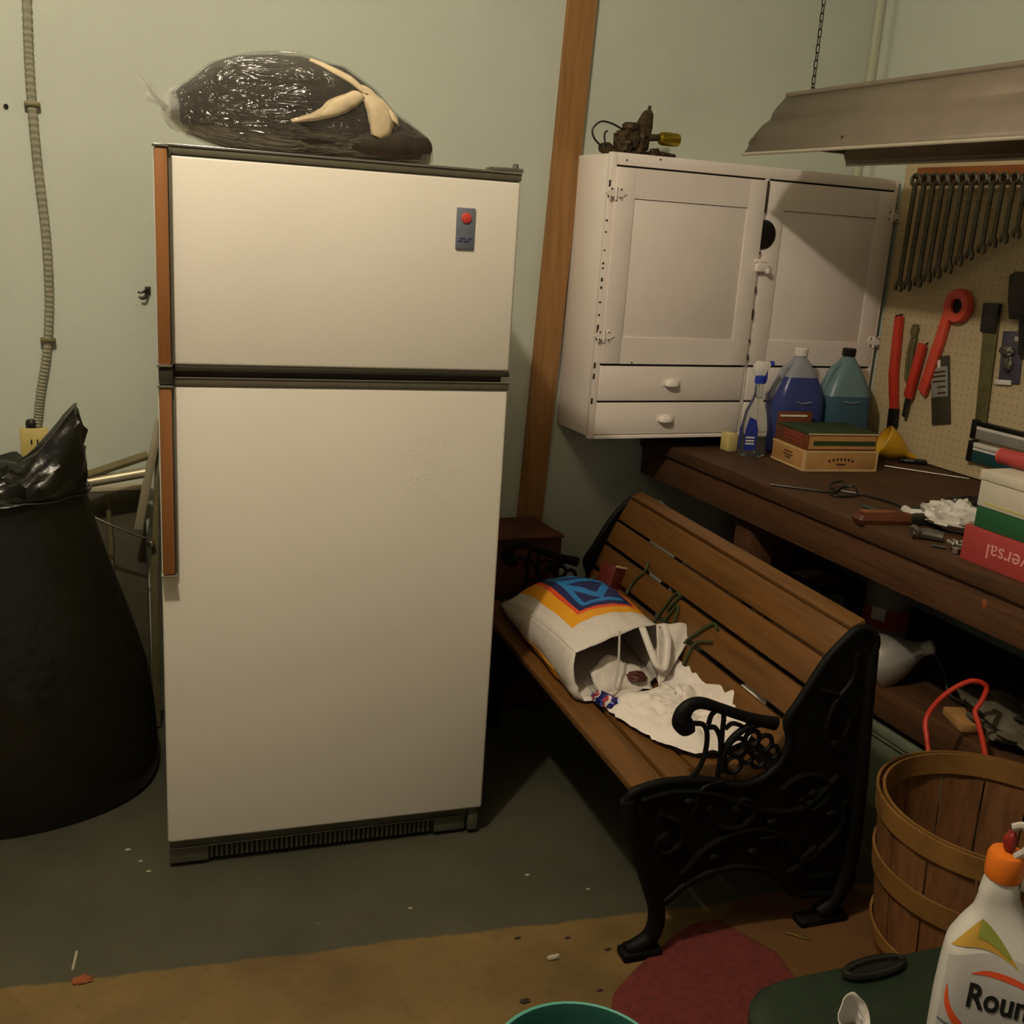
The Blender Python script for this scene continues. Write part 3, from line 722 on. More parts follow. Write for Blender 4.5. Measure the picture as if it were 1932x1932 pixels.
# ================================================================== workbench
WB = thing('workbench', 'long dark wooden workbench along the side wall', 'workbench', (1.935, 1.0, 0))
ZT = .875
yl = YB - 1.0 - .006
for k, (xa, xb) in enumerate(((0, .20), (.203, .40), (.403, .60), (.603, .808))):
    obj('top_plank', MB().box(xa, xb, -.35, yl, ZT - .04, ZT - (.002 if k % 2 else 0), .003), 'bench_dark', WB)
obj('front_apron', MB().box(.012, .045, -.35, yl, .735, ZT - .04, .003), 'bench_side', WB)
for yy in (1.69, .30):
    obj('leg', MB().box(.05, .14, yy - .045, yy + .045, 0, .835, .004), 'bench_side', WB)
for yy in (2.2, .30):
    obj('leg', MB().box(.70, .79, yy - .045, yy + .045, 0, .835, .004), 'bench_side', WB)
for xa, xb in ((.20, .33), (.334, .50), (.504, .80)):
    obj('shelf_plank', MB().box(xa, xb, -.35, yl, .345, .375, .003), 'bench_dark', WB)
obj('shelf_rail', MB().box(.185, .205, -.35, yl, .285, .372, .003), 'bench_side', WB)
for yy in (.30, 1.69):
    obj('shelf_bearer', MB().box(.14, .72, yy - .03, yy + .03, .285, .345, .003), 'bench_side', WB)
for k, (xx, yy, zz) in enumerate([(.006, .70, .80), (.006, .56, .775), (.010, 1.1, .81)]):
    obj('splash', MB().blob((xx + .006, yy, zz), .002, .008, .011, .4, 9, k, 10, 6), mat('paint_drip', '8a4a22', .6, var=.1), WB)

# ================================================================== things on the workbench
def rrect(hx, hy, r, z, cx=0, cy=0, n=5):
    pts = []
    for sx, sy, a0 in ((1, 1, 0), (-1, 1, 90), (-1, -1, 180), (1, -1, 270)):
        for k in range(n): pts.append(Vector((cx + sx * (hx - r) + r * math.cos(R(a0 + 90 * k / (n - 1))), cy + sy * (hy - r) + r * math.sin(R(a0 + 90 * k / (n - 1))), z)))
    return pts
# clear spray bottle
t = thing('spray_bottle', 'clear spray bottle with blue label and blue and white trigger', 'spray bottle', (2.150, 2.925, ZT), R(-16))
obj('bottle', MB().loft([rrect(.040, .024, .02, 0), rrect(.045, .026, .02, .004), rrect(.045, .026, .02, .03), rrect(.043, .025, .02, .10), rrect(.036, .022, .02, .15), rrect(.020, .016, .012, .185), rrect(.013, .013, .0125, .21), rrect(.013, .013, .0125, .248)]), 'clear_plastic', t)
obj('label', MB().prism([(-.038, .022), (.002, .022), (.006, .09), (-.004, .125), (-.028, .135), (-.038, .09)], -.0272, -.0262, 'y'), 'blue_label', t)
obj('label', MB().prism([(-.010, .022), (.010, .022), (.010, .09), (-.010, .11)], -.0458, -.0450, 'x'), 'blue_label', t)
for zz in (.045, .055, .066):
    obj('label_print', MB().box(-.034, -.004, -.0278, -.0271, zz - .0025, zz + .0025), 'white_print', t, smooth=False)
obj('collar', MB().lathe([(.016, .244), (.017, .248), (.017, .268), (.014, .272)], (0, 0, 0), 16), 'blue_plastic', t)
obj('trigger_head', MB().prism([(-.022, .27), (.014, .27), (.018, .285), (.030, .305), (.026, .316), (-.014, .318), (-.026, .300)], -.012, .012, 'y', .003), 'white_plastic', t)
obj('trigger', MB().prism([(.012, .296), (.022, .29), (.024, .262), (.020, .244), (.012, .246), (.014, .27)], -.007, .007, 'y', .002), 'blue_plastic', t)
obj('nozzle', MB().lathe([(.008, 0), (.009, .003), (.009, .012), (.006, .014)], (.028, 0, .311), 10, Matrix.Rotation(R(90), 4, 'Y')), 'blue_plastic', t)
obj('dip_tube', MB().tube([(0, 0, .25), (.004, 0, .12), (.008, 0, .01)], .002, 6), 'white_plastic', t)
# cream block by the cabinet foot
tag(obj('soap_block', MB().box(2.098, 2.136, 2.985, 3.035, ZT, ZT + .062, .004), 'cream_plastic'), 'small cream-yellow block standing between cabinet and spray bottle', 'block')
# two jugs
def jug(name, label, x, y, h, mlow, mup, split, cap):
    t = thing(name, label, 'jug', (x, y, ZT), R(-8), 'washer fluid jugs')
    S = [(.086, .055, 0), (.094, .060, .008), (.097, .062, .03), (.097, .062, .15), (.093, .060, .19), (.080, .053, .225), (.060, .044, .265), (.036, .034, .298), (.024, .024, .316), (.0195, .0195, .322), (.0195, .0195, .33)]
    k = h / .33
    def sec(z):
        for a, b2 in zip(S[:-1], S[1:]):
            if a[2] * k <= z <= b2[2] * k + 1e-9:
                q = (z - a[2] * k) / ((b2[2] - a[2]) * k); return a[0] + (b2[0] - a[0]) * q, a[1] + (b2[1] - a[1]) * q
        return S[-1][:2]
    def rng(z0, z1):
        zs = sorted(set([z0, z1] + [s[2] * k for s in S if z0 < s[2] * k < z1])); out = []
        for z in zs:
            hx, hy = sec(z); out.append(rrect(hx, hy, min(hx, hy) * .75, z))
        return out
    if split:
        obj('fluid_body', MB().loft(rng(0, split)), mlow, t); obj('empty_neck', MB().loft(rng(split, h)), mup, t)
    else: obj('body', MB().loft(rng(0, h)), mlow, t)
    obj('handle', MB().tube([(-.030, -.004, h * .90), (-.058, -.006, h * .84), (-.076, -.008, h * .70), (-.084, -.006, h * .58), (-.07, -.004, h * .5)], [.012, .014, .014, .014, .012], 10, smooth=4), mup if split else mlow, t)
    obj('cap', MB().lathe([(.0225, h - .004), (.0235, h), (.0235, h + .02), (.021, h + .023)], (0, 0, 0), 20), cap, t)
    obj('embossed_arc', MB().tube([(-.03, -.0635, h * .545), (-.005, -.064, h * .53), (.03, -.0635, h * .545)], .002, 6, smooth=4), 'jug_clear', t)
jug('washer_jug', 'clear jug half full of blue fluid with white cap', 2.342, 2.975, .335, 'jug_blue', 'jug_clear', .262, 'white_plastic')
jug('washer_jug', 'teal-blue full jug with black cap beside the white-capped jug', 2.540, 2.968, .338, 'jug_teal', 'jug_teal_pale', .20, 'black_plastic')
# cigar boxes (two stacked) and a dark carton behind
CRZ = R(-7.2)
t = thing('cigar_box', 'tan wooden cigar box with cream edges, lower of the two stacked', 'cigar box', (2.180, 2.684, ZT), CRZ)
bw, bd_, bh = .268, .205, .066
cb = obj('body', MB().box(0, bw, 0, bd_, 0, bh, .002), 'cigar_paper', t)
for a in ((0, bw, -.0012, .0006, 0, .006), (0, bw, -.0012, .0006, bh - .006, bh), (0, .007, -.0012, .0006, .006, bh - .006), (bw - .007, bw, -.0012, .0006, .006, bh - .006),
          (-.0012, .0006, 0, bd_, 0, .006), (-.0012, .0006, 0, bd_, bh - .006, bh), (-.0012, .0006, 0, .007, .006, bh - .006)):
    obj('edge_strip', MB().box(*a), 'cigar_cream', t, smooth=False)
for k in range(7):      # curved row of dark lettering, unreadable in the photo
    a = -1 + k / 3.0
    obj('lettering', MB().box(bw * .5 + a * .042 - .004, bw * .5 + a * .042 + .003, -.0012, .0002, .036 - .006 * a * a, .044 - .006 * a * a), 'ink', cb, smooth=False)
obj('lettering', MB().box(bw * .5 - .016, bw * .5 + .016, -.0012, .0002, .021, .0255), 'ink', cb, smooth=False)
for k, (q, ww) in enumerate(((.045, .05), (.035, .06), (.026, .035))):
    obj('lettering', MB().box(-.0012, .0002, .10 - ww / 2, .10 + ww / 2, q - .002, q + .002), 'ink', cb, smooth=False)
t = thing('cigar_box', 'brown cigar box with a dark green lid, upper of the two stacked', 'cigar box', (2.190, 2.690, ZT + bh + .0015), CRZ)
b2 = obj('body', MB().box(0, .252, 0, .19, 0, .05, .002), 'cigar_brown', t)
obj('front_face', MB().box(.004, .248, -.0012, .0008, .004, .046), 'cigar_paper', t, smooth=False)
obj('front_band', MB().box(.02, .245, -.002, 0, .015, .030), 'cigar_green', t, smooth=False)
obj('lid', MB().box(-.002, .254, -.002, .192, .050, .056, .001), 'cigar_green', t)
obj('lid_edge', MB().box(-.002, .254, -.0032, -.0018, .0495, .0545), 'cigar_cream', t, smooth=False)
for zz in (.018, .03, .04):
    obj('lettering', MB().box(-.0012, .0002, .03, .15, zz - .0015, zz + .0015), 'card_red', b2, smooth=False)
t = thing('small_carton', 'dark striped carton standing behind the cigar boxes', 'carton', (2.222, 2.886, ZT), CRZ)
obj('body', MB().box(0, .12, 0, .022, 0, .155, .002), 'cigar_brown', t)
for zz, mm in ((.143, 'white_print'), (.120, 'card_red'), (.110, 'white_print'), (.10, 'orange_print')):
    obj('stripe', MB().box(.0, .10, -.0012, .0004, zz - .003, zz + .003), mm, t, smooth=False)
# yellow funnel lying on its side
t = thing('funnel', 'yellow plastic funnel lying on its side beside the cigar boxes', 'funnel', (2.60, 2.80, ZT))
ax = Vector((.10, -.055, -.052)).normalized(); Q = Vector((0, 0, 1)).rotation_difference(ax).to_matrix().to_4x4()
obj('cone', MB().lathe([(.056, -.004), (.058, 0), (.055, .012), (.046, .045), (.02, .085), (.012, .095), (.009, .128), (.007, .128), (.009, .095), (.042, .045), (.052, .008)], (.012, .02, .064), 28, Q, cap=False), 'yellow_plastic', t)
# black pocket tool
t = thing('black_gadget', 'small flat black tool lying against the pegboard behind the funnel', 'gadget', (2.690, 2.748, ZT), R(-35))
obj('body', MB().box(-.045, .045, -.018, .018, 0, .014, .004), 'black_plastic', t)
obj('chrome_edge', MB().box(-.03, .0, -.019, -.016, .006, .012, .001), 'chrome', t)
tag(obj('thin_rod', MB().tube([(2.535, 2.712, ZT + .0025), (2.70, 2.505, ZT + .0025)], .0022, 6), 'steel'), 'thin straight metal rod lying on the workbench behind the cables', 'rod')
# cable loops
t = thing('wire_loop', 'dark thin cable lying in loose loops on the workbench', 'cable', (2.10, 2.40, ZT))
obj('wire', MB().tube([(-.16, .13, .004), (-.08, .06, .004), (-.02, .015, .004), (.02, .03, .012), (.05, .01, .02), (.03, -.03, .006), (-.02, -.035, .004), (-.045, -.01, .004), (-.01, .02, .006), (.04, .04, .012), (.06, .07, .02), (.035, .085, .012), (.01, .05, .004), (.06, -.03, .004), (.08, -.12, .004), (.075, -.17, .004)], .0035, 6, smooth=6), 'black_plastic', t)
t = thing('wire_loop', 'short greenish cord end lying above the leather pouch', 'cable', (2.12, 2.20, ZT))
obj('wire', MB().tube([(-.06, .06, .004), (-.04, .0, .004), (.02, -.02, .006), (.06, .01, .004), (.11, .02, .004)], .004, 6, smooth=5), mat('cord_green', '2a4a38', .5, var=.1), t)
obj('plug', MB().box(-.03, .02, -.045, -.028, 0, .012, .003), 'dull_steel', t)
# leather pouch with dark jaws
t = thing('tool_pouch', 'reddish-brown leather knife pouch with dark end on the workbench edge', 'pouch', (1.975, 2.12, ZT), R(-14))
obj('pouch', MB().loft([rrect(.012, .012, .006, 0, -.03), rrect(.08, .024, .012, 0, .03), rrect(.085, .027, .014, .012, .03), rrect(.078, .022, .012, .024, .03), rrect(.05, .012, .008, .03, .03)]), 'leather', t)
obj('stitched_flap', MB().prism([(-.04, -.018), (.05, -.012), (.07, .0), (.05, .012), (-.04, .014)], .026, .033, 'z', .002), mat('leather_light', '7d4a2a', .55, var=.15), t)
obj('tool_head', MB().prism([(.09, -.03), (.20, -.02), (.215, .0), (.20, .018), (.12, .016), (.10, .0)], .0, .026, 'z', .005), 'dark_steel', t)
# crumpled white plastic bag
def crumple(c, rx, ry, rz, amp, seed, seg=40, rin=22):
    b = bmesh.new(); bmesh.ops.create_uvsphere(b, u_segments=seg, v_segments=rin, radius=1.0)
    for v in b.verts:
        p = v.co.copy()
        d = 1 + amp * (noise.noise(p * 2.2 + Vector((seed, 0, 0))) + .6 * abs(noise.noise(p * 5.1 + Vector((0, seed, 0)))) + .3 * noise.noise(p * 11 + Vector((0, 0, seed))))
        v.co = Vector((c[0] + p.x * rx * d, c[1] + p.y * ry * d, max(c[2], c[2] + (p.z * .5 + .42) * 2 * rz * d * .55)))
    mb = MB(); mb._merge(b); return mb
t = thing('plastic_bag', 'crumpled white plastic bag on the workbench beside the stacked boxes', 'plastic bag', (2.17, 2.03, ZT))
obj('film', crumple((0, 0, .001), .075, .085, .055, .5, 3), 'film_white', t, ang=40)
obj('twisted_handle', MB().tube([(-.03, .06, .02), (-.06, .10, .018), (-.045, .14, .016)], [.016, .011, .012], 8, smooth=4), 'film_white', t)
obj('dark_contents', MB().blob((.07, .04, .045), .05, .05, .03, .5, 8, 3), 'black_plastic', t)
tag(obj('orange_cap', MB().lathe([(.012, 0), (.013, .004), (.013, .016), (.009, .02)], (2.245, 2.13, ZT), 12), 'orange_plastic'), 'small orange cap behind the crumpled white plastic bag', 'cap')
t = thing('pipe_fitting', 'tarnished grey pipe fitting beside the leather pouch', 'fitting', (2.005, 1.945, ZT))
obj('elbow', MB().tube([(-.035, .03, .014), (-.005, .01, .016), (.02, -.02, .014)], [.012, .015, .013], 10, smooth=4), 'dull_steel', t)
obj('collar', MB().lathe([(.014, -.006), (.018, -.004), (.018, .006), (.014, .008)], (-.03, .026, .018), 12, Matrix.Rotation(R(60), 4, 'Y')), 'steel', t)
t = thing('spiked_wheel', 'small spiked metal wheel next to the red box', 'wheel', (2.01, 1.865, ZT), R(20))
obj('hub', MB().lathe([(.006, .0), (.008, .004), (.008, .02), (.005, .024)], (0, 0, 0), 10), 'steel', t)
for k in range(8):
    a = k * math.pi / 4
    obj('spoke', MB().tube([(math.cos(a) * .006, math.sin(a) * .006, .014), (math.cos(a) * .026, math.sin(a) * .026, .02)], .0025, 5), 'silver', t)
tag(obj('chrome_nut', MB().lathe([(.008, 0), (.012, .002), (.012, .014), (.008, .016)], (1.985, 1.842, ZT), 6), 'chrome'), 'shiny chrome nut in front of the spiked wheel', 'nut')
tag(obj('dark_screw', MB().tube([(1.965, 1.90, ZT + .005), (1.985, 1.875, ZT + .005)], .004, 8), 'dark_steel'), 'short dark screw near the workbench edge by the chrome nut', 'screw')
# boxes stacked at the right: red, green, white
BXX = 1.967
t = thing('red_box', 'red cardboard box printed with upside-down pale lettering, bottom of the stack', 'box', (BXX, 1.812, ZT))
obj('carton', MB().box(0, .26, -.42, 0, 0, .084, .002), 'card_red', t)
text_obj('lettering', 'universal', .052, 'pink_ink', t, frame_M((-.0008, -.165, .042), (0, 1, 0), (0, 0, -1)), .0005)
t = thing('green_box', 'dark green flat box between the red and the white box', 'box', (BXX + .008, 1.795, ZT + .0845))
obj('carton', MB().box(0, .24, -.40, 0, 0, .050, .002), 'card_green', t)
t = thing('white_box', 'white lidded box on top of the green box', 'box', (BXX + .006, 1.795, ZT + .135))
obj('carton', MB().box(0, .22, -.40, 0, 0, .082, .002), 'card_white', t)
obj('lid', MB().box(-.003, .223, -.402, .003, .062, .085, .002), 'card_white', t)
obj('base_line', MB().box(-.0008, .001, -.40, -.02, .008, .011), mat('line_yellow', 'b8b05a', .6, var=.05), t, smooth=False)
t = thing('red_tube', 'round red stick lying across the white box', 'tube', (BXX + .10, 1.77, ZT + .222), R(4))
obj('tube', MB().tube([(-.0, .06, .020), (.005, -.36, .020)], .0195, 16), 'card_red', t)
obj('end_cap', MB().lathe([(.019, 0), (.0205, .002), (.017, .006)], (0, .058, .020), 16, Matrix.Rotation(R(-90), 4, 'X')), 'tool_orange', t)

# ================================================================== things under the workbench
ZS = .3755
t = thing('paint_can', 'red-banded metal can with grey top on the lower shelf', 'can', (2.44, 2.50, ZS))
obj('can', MB().lathe([(.07, 0), (.073, .003), (.071, .008), (.071, .19), (.073, .195), (.065, .20)], (0, 0, 0), 24), 'jar_grey', t)
obj('label_band', MB().lathe([(.0718, .03), (.0718, .095)], (0, 0, 0), 24, cap=False), 'card_red', t)
obj('label_patch', MB().prism(arc(0, 0, .0728, 190, 225, 6) + list(reversed(arc(0, 0, .0712, 190, 225, 6))), .06, .10, 'z'), 'white_print', t)
obj('wire_handle', MB().tube([(-.072, 0, .17), (-.05, -.06, .12), (.02, -.078, .10), (.072, 0, .17)], .002, 6, smooth=5), 'steel', t)
t = thing('oil_box', 'flat red and white printed box on the lower shelf behind the bench', 'box', (2.36, 2.72, ZS), R(6))
obj('carton', MB().box(0, .16, 0, .20, 0, .075, .002), mat('card_dark2', '3a2f26', .6, var=.1), t)
obj('top_print', MB().box(.03, .15, .02, .12, .0745, .076), 'card_red', t, smooth=False)
obj('top_print', MB().box(.03, .15, .12, .19, .0745, .076), 'white_print', t, smooth=False)
t = thing('grey_cup', 'small pale grey cup on the lower shelf between box and can', 'cup', (2.33, 2.625, ZS))
obj('cup', MB().lathe([(.03, 0), (.036, .075), (.038, .08), (.034, .08), (.028, .006)], (0, 0, 0), 18, cap=False), 'jar_grey', t)
t = thing('clamp_lamp', 'silver bell-shaped lamp reflector lying on the lower shelf', 'lamp', (2.175, 2.15, ZS))
ax = Vector((.62, -.55, .42)).normalized(); Q = Vector((0, 0, 1)).rotation_difference(ax).to_matrix().to_4x4()
obj('reflector', MB().lathe([(.082, -.05), (.084, -.046), (.078, -.02), (.062, .02), (.042, .05), (.028, .072), (.024, .085), (.022, .085), (.026, .072), (.058, .02), (.080, -.046)], (0, .03, .071), 32, Q, cap=False), 'silver', t)
obj('socket', MB().lathe([(.018, .083), (.02, .09), (.02, .115), (.012, .12)], (0, .03, .071), 16, Q), 'white_plastic', t)
obj('lead', MB().tube([(.074, -.035, .12), (.09, -.08, .06), (.08, -.13, .012), (.10, -.2, .006)], .004, 6, smooth=4), 'black_plastic', t)
t = thing('rag_pile', 'heap of grey rags on the lower shelf behind the basket', 'rags', (2.30, 1.78, ZS))
obj('rag', crumple((0, 0, 0), .14, .16, .07, .6, 5), 'cloth_grey', t, ang=45)
obj('rag', crumple((.02, -.14, 0), .13, .12, .09, .6, 9), 'cloth_grey', t, ang=45)
obj('strap', MB().tube([(-.12, .06, .03), (-.10, -.02, .075), (-.06, -.10, .07), (-.08, -.2, .03)], .012, 8, smooth=5, flat=.35), 'dark_cloth', t)
t = thing('wood_offcut', 'short pale wood offcut on the lower shelf beside the rags', 'wood', (2.175, 1.90, ZS), R(-20))
obj('block', MB().box(-.03, .05, -.06, .05, 0, .022, .002), 'cigar_paper', t)
t = thing('storage_bin', 'murky clear plastic bin on the floor under the lower shelf', 'bin', (2.30, 2.08, 0))
obj('tub', MB().loft([rrect(.15, .19, .03, 0), rrect(.165, .21, .03, .22), rrect(.172, .217, .03, .222), rrect(.172, .217, .03, .235)]), 'bin_clear', t)
obj('lid', MB().loft([rrect(.176, .221, .03, .235), rrect(.178, .223, .03, .24), rrect(.176, .221, .03, .256), rrect(.165, .21, .03, .258)]), 'bin_clear', t)
t = thing('brown_crate', 'dark brown box on the lower shelf at the far end', 'box', (2.30, 2.98, ZS))
obj('crate', MB().box(0, .26, -.02, .22, 0, .25, .004), 'brick_brown', t)

# ================================================================== left side: bag-lined bin, folded furniture
t = thing('covered_bin', 'bin wrapped in a shiny black plastic bag with a pointed corner standing up', 'trash bag', (-.16, 2.93, 0))
rings = []
PR = [(0, .372), (.02, .385), (.10, .388), (.22, .378), (.35, .36), (.5, .32), (.65, .275), (.78, .24), (.83, .226), (.845, .234)]
seg = 56
for z, r in PR:
    ring = []
    for k in range(seg):
        a = 2 * math.pi * k / seg
        w = 1 + .018 * math.sin(a * 9 + z * 6) * min(1, z * 3) + .02 * noise.noise(Vector((math.cos(a) * 3, math.sin(a) * 3, z * 3)))
        if z < .03: w = 1
        ring.append(Vector((math.cos(a) * r * w, math.sin(a) * r * .74 * w, z)))
    rings.append(ring)
obj('draped_skirt', MB().loft(rings, True, True), 'black_bag', t, ang=60)
rings = []
for i in range(12):
    q = i / 11; ring = []
    for k in range(seg):
        a = 2 * math.pi * k / seg
        base = .222 + .012 * math.sin(q * 3.1)
        pk = max(0, math.cos(a - R(-12))) ** 6
        r = base * (1 - .42 * q * (1 - pk * .92))
        zz = .835 + q * (.085 + .14 * pk + .02 * math.sin(a * 3 + 1))
        w = .02 * noise.noise(Vector((math.cos(a) * 6, math.sin(a) * 6, q * 4))) * (q > .02) + .012 * noise.noise(Vector((math.cos(a) * 14, math.sin(a) * 14, q * 9)))
        ring.append(Vector((math.cos(a) * (r + w), math.sin(a) * (r + w) * .78, zz + w)))
    rings.append(ring)
c0 = [Vector((p.x * .35, p.y * .35, .90 + .01 * math.sin(i))) for i, p in enumerate(rings[-1])]
rings.append([rings[-1][k].lerp(c0[k], .5) + Vector((0, 0, .012 * noise.noise(rings[-1][k] * 20) - .02)) for k in range(seg)]); rings.append(c0)
obj('gathered_top', MB().loft(rings, True, True), 'black_bag', t, ang=50)
obj('fold_edge', MB().tube([(math.cos(R(a)) * .237, math.sin(R(a)) * .180, .838 + .003 * math.sin(a * .2)) for a in range(0, 360, 10)], .004, 6, closed=True), 'black_bag', t)

t = thing('leaning_board', 'dark grey tabletop with white edge leaning against the wall behind the black bag', 'tabletop', (.13, YB - .068, 0))
obj('top', MB().box(-.34, .105, -.012, .012, 0, .740, .003).xf(Matrix.Rotation(R(-4), 4, 'X')), 'board_grey', t)
obj('edge_strip', MB().box(-.34, .105, -.015, .014, .738, .756, .003).xf(Matrix.Rotation(R(-4), 4, 'X')), mat('edge_white', 'b5ad94', .5, var=.05), t)
obj('leg', MB().tube([(-.002, -.03, .0), (.004, .004, .60), (0, .025, .735)], .008, 8), 'olive_metal', t)
t = thing('folded_lawn_chair', 'folded aluminium lawn chair squeezed between the black bag and the refrigerator', 'lawn chair', (.15, 3.165, 0))
obj('arm_tube', MB().tube([(-.22, -.01, .76), (-.09, 0, .808), (.09, .0, .868)], .0125, 10), 'olive_metal', t)
obj('back_tube', MB().tube([(-.22, .01, .775), (-.09, .0, .79), (.085, .0, .818)], .0155, 12), 'alu', t)
obj('side_rail', MB().prism([(.118, .975), (.112, .975), (.044, .655), (.068, .65), (.118, .90)], -.022, -.004, 'y', .002), 'alu', t)
obj('rear_rail', MB().prism([(.122, .96), (.116, .96), (.088, .50), (.086, .01), (.108, .01), (.110, .5)], .0, .016, 'y', .002), 'olive_metal', t)
obj('front_leg', MB().tube([(-.2, .0, .76), (-.17, .01, .4), (-.15, .012, .012)], .010, 8), 'alu', t)
obj('cable', MB().tube([(-.12, -.04, .735), (-.03, -.05, .685), (.06, -.045, .638), (.085, -.03, .63)], .0035, 6, smooth=4), 'steel', t)
obj('rivet', MB().lathe([(.010, 0), (.010, .008), (.006, .012)], (.092, -.015, .606), 12, Matrix.Rotation(R(90), 4, 'X')), 'chrome', t)

# ================================================================== garden bench
GB = thing('garden_bench', 'garden bench with brown wooden slats and ornate black cast-iron ends', 'bench', (1.12, 1.765, 0), R(-4))
BLn = 1.165
def iron_end():
    parts = []
    T = .016
    plate = MB()
    outline = smooth_pts([(-.028, 0, .405), (.02, 0, .428), (.09, 0, .432), (.165, 0, .424), (.235, 0, .402), (.30, 0, .41), (.345, 0, .45), (.36, 0, .50), (.345, 0, .548), (.372, 0, .595), (.424, 0, .685), (.47, 0, .735), (.50, 0, .757),
                           (.535, 0, .75), (.552, 0, .72), (.545, 0, .66), (.556, 0, .57), (.57, 0, .40), (.582, 0, .20), (.585, 0, .085),
                           (.50, 0, .085), (.43, 0, .10), (.36, 0, .165), (.25, 0, .195), (.15, 0, .175), (.085, 0, .13), (.055, 0, .165), (.03, 0, .25), (-.005, 0, .335)], 3, True)
    plate.prism([(p.x, p.z) for p in outline], -.003, .003, 'y')
    parts.append(('filigree_plate', plate))
    fr = MB()
    fr.tube([(p.x, 0, p.z) for p in outline], .010, 8, closed=True)
    parts.append(('frame', fr))
    leg = MB()      # front cabriole leg and toe
    leg.tube([(-.03, 0, .40), (-.005, 0, .31), (.04, 0, .20), (.072, 0, .11), (.066, 0, .05), (.03, 0, .024), (.004, 0, .018)], [.016, .018, .02, .02, .02, .019, .018], 10, smooth=5)
    leg.box(-.008, .088, -.022, .022, 0, .022, .006)
    parts.append(('front_leg', leg))
    leg = MB()
    leg.tube([(.545, 0, .70), (.555, 0, .55), (.572, 0, .34), (.575, 0, .15), (.548, 0, .06), (.51, 0, .03)], [.015, .016, .018, .02, .022, .02], 10, smooth=5)
    leg.box(.452, .584, -.022, .022, 0, .028, .007)
    parts.append(('back_leg', leg))
    arm = MB()      # armrest with scroll
    arm.tube([(.318, 0, .545), (.27, 0, .558), (.225, 0, .574), (.165, 0, .598), (.125, 0, .612), (.100, 0, .610), (.084, 0, .595), (.080, 0, .574), (.092, 0, .560), (.108, 0, .562)], [.012, .010, .009, .009, .010, .012, .015, .016, .016, .013], 10, smooth=5, flat=1.35)
    parts.append(('armrest', arm))
    sc = MB()       # open scrollwork between seat and armrest
    r_ = .0058
    sc.tube([(.112, 0, .566), (.135, 0, .560), (.147, 0, .535), (.147, 0, .49), (.135, 0, .455), (.11, 0, .430)], r_, 7, smooth=5)
    sc.tube([(.147, 0, .56), (.152, 0, .582), (.168, 0, .592), (.182, 0, .580), (.184, 0, .54), (.187, 0, .49), (.186, 0, .43)], r_, 7, smooth=5)
    sc.tube([(.147, 0, .553), (.165, 0, .55), (.18, 0, .525), (.186, 0, .49)], r_, 7, smooth=5)
    sc.tube([(.15, 0, .488), (.166, 0, .492), (.184, 0, .485)], r_ * .8, 6, smooth=4)
    sc.tube([(.190, 0, .545), (.205, 0, .556), (.222, 0, .552), (.235, 0, .545)], r_ * .9, 6, smooth=4)
    sc.tube([(.29, 0, .55), (.245, 0, .543), (.212, 0, .52), (.196, 0, .49), (.192, 0, .44)], r_ * 1.4, 8, smooth=5)
    for cx, cz, rr_ in ((.226, .498, .021), (.222, .455, .020), (.262, .515, .018), (.295, .50, .019), (.285, .46, .018), (.255, .47, .014), (.318, .475, .016)):
        sc.tube([(cx + rr_ * math.cos(a), 0, cz + rr_ * math.sin(a)) for a in [2 * math.pi * i / 16 for i in range(16)]], r_, 6, closed=True)
    parts.append(('scrollwork', sc))
    rl = MB()       # raised vine relief over the plate
    for s in ([(.0, .40), (.08, .41), (.17, .395), (.25, .36), (.33, .33), (.42, .33), (.50, .40)], [(.05, .36), (.10, .33), (.11, .28), (.07, .26), (.05, .29), (.075, .31)], [(.12, .20), (.18, .26), (.27, .29), (.36, .27), (.42, .20)],
              [(.17, .36), (.20, .31), (.26, .30), (.29, .34), (.26, .37), (.23, .35)], [(.35, .38), (.40, .41), (.46, .40), (.48, .35), (.44, .32), (.41, .35)], [(.50, .70), (.50, .64), (.46, .58), (.45, .50), (.50, .46)], [(.42, .62), (.47, .60), (.51, .55), (.50, .50)],
              [(.40, .16), (.47, .20), (.53, .26), (.53, .33)], [(.13, .35), (.15, .41), (.20, .42)], [(.38, .22), (.36, .26), (.31, .26)], [(.52, .14), (.46, .14), (.43, .18), (.47, .22)]):
        rl.tube([(x, -.006, z) for x, z in s], .0065, 6, smooth=5)
    for x, z in ((.07, .29), (.24, .345), (.44, .36), (.30, .23), (.20, .23), (.50, .30), (.48, .48), (.12, .38), (.34, .30)):
        rl.blob((x, -.006, z), .016, .007, .011, .3, 8, x * 9, 10, 6)
    parts.append(('vine_relief', rl))
    return [(n, m.mesh(n, True, 50)) for n, m in parts]
IE = iron_end()
for yy, lab_ in ((0.0, 'black cast-iron near end'), (BLn, 'black cast-iron far end')):
    e = obj('iron_end', IE[1][1] if yy == 0 else IE[1][1], 'iron', GB); e.location = (0, yy, 0); e['label'] = lab_
    for n, me in IE:
        if n == 'frame': continue
        if not me.materials: me.materials.append(MATS['iron'])
        inst(n, me, e)
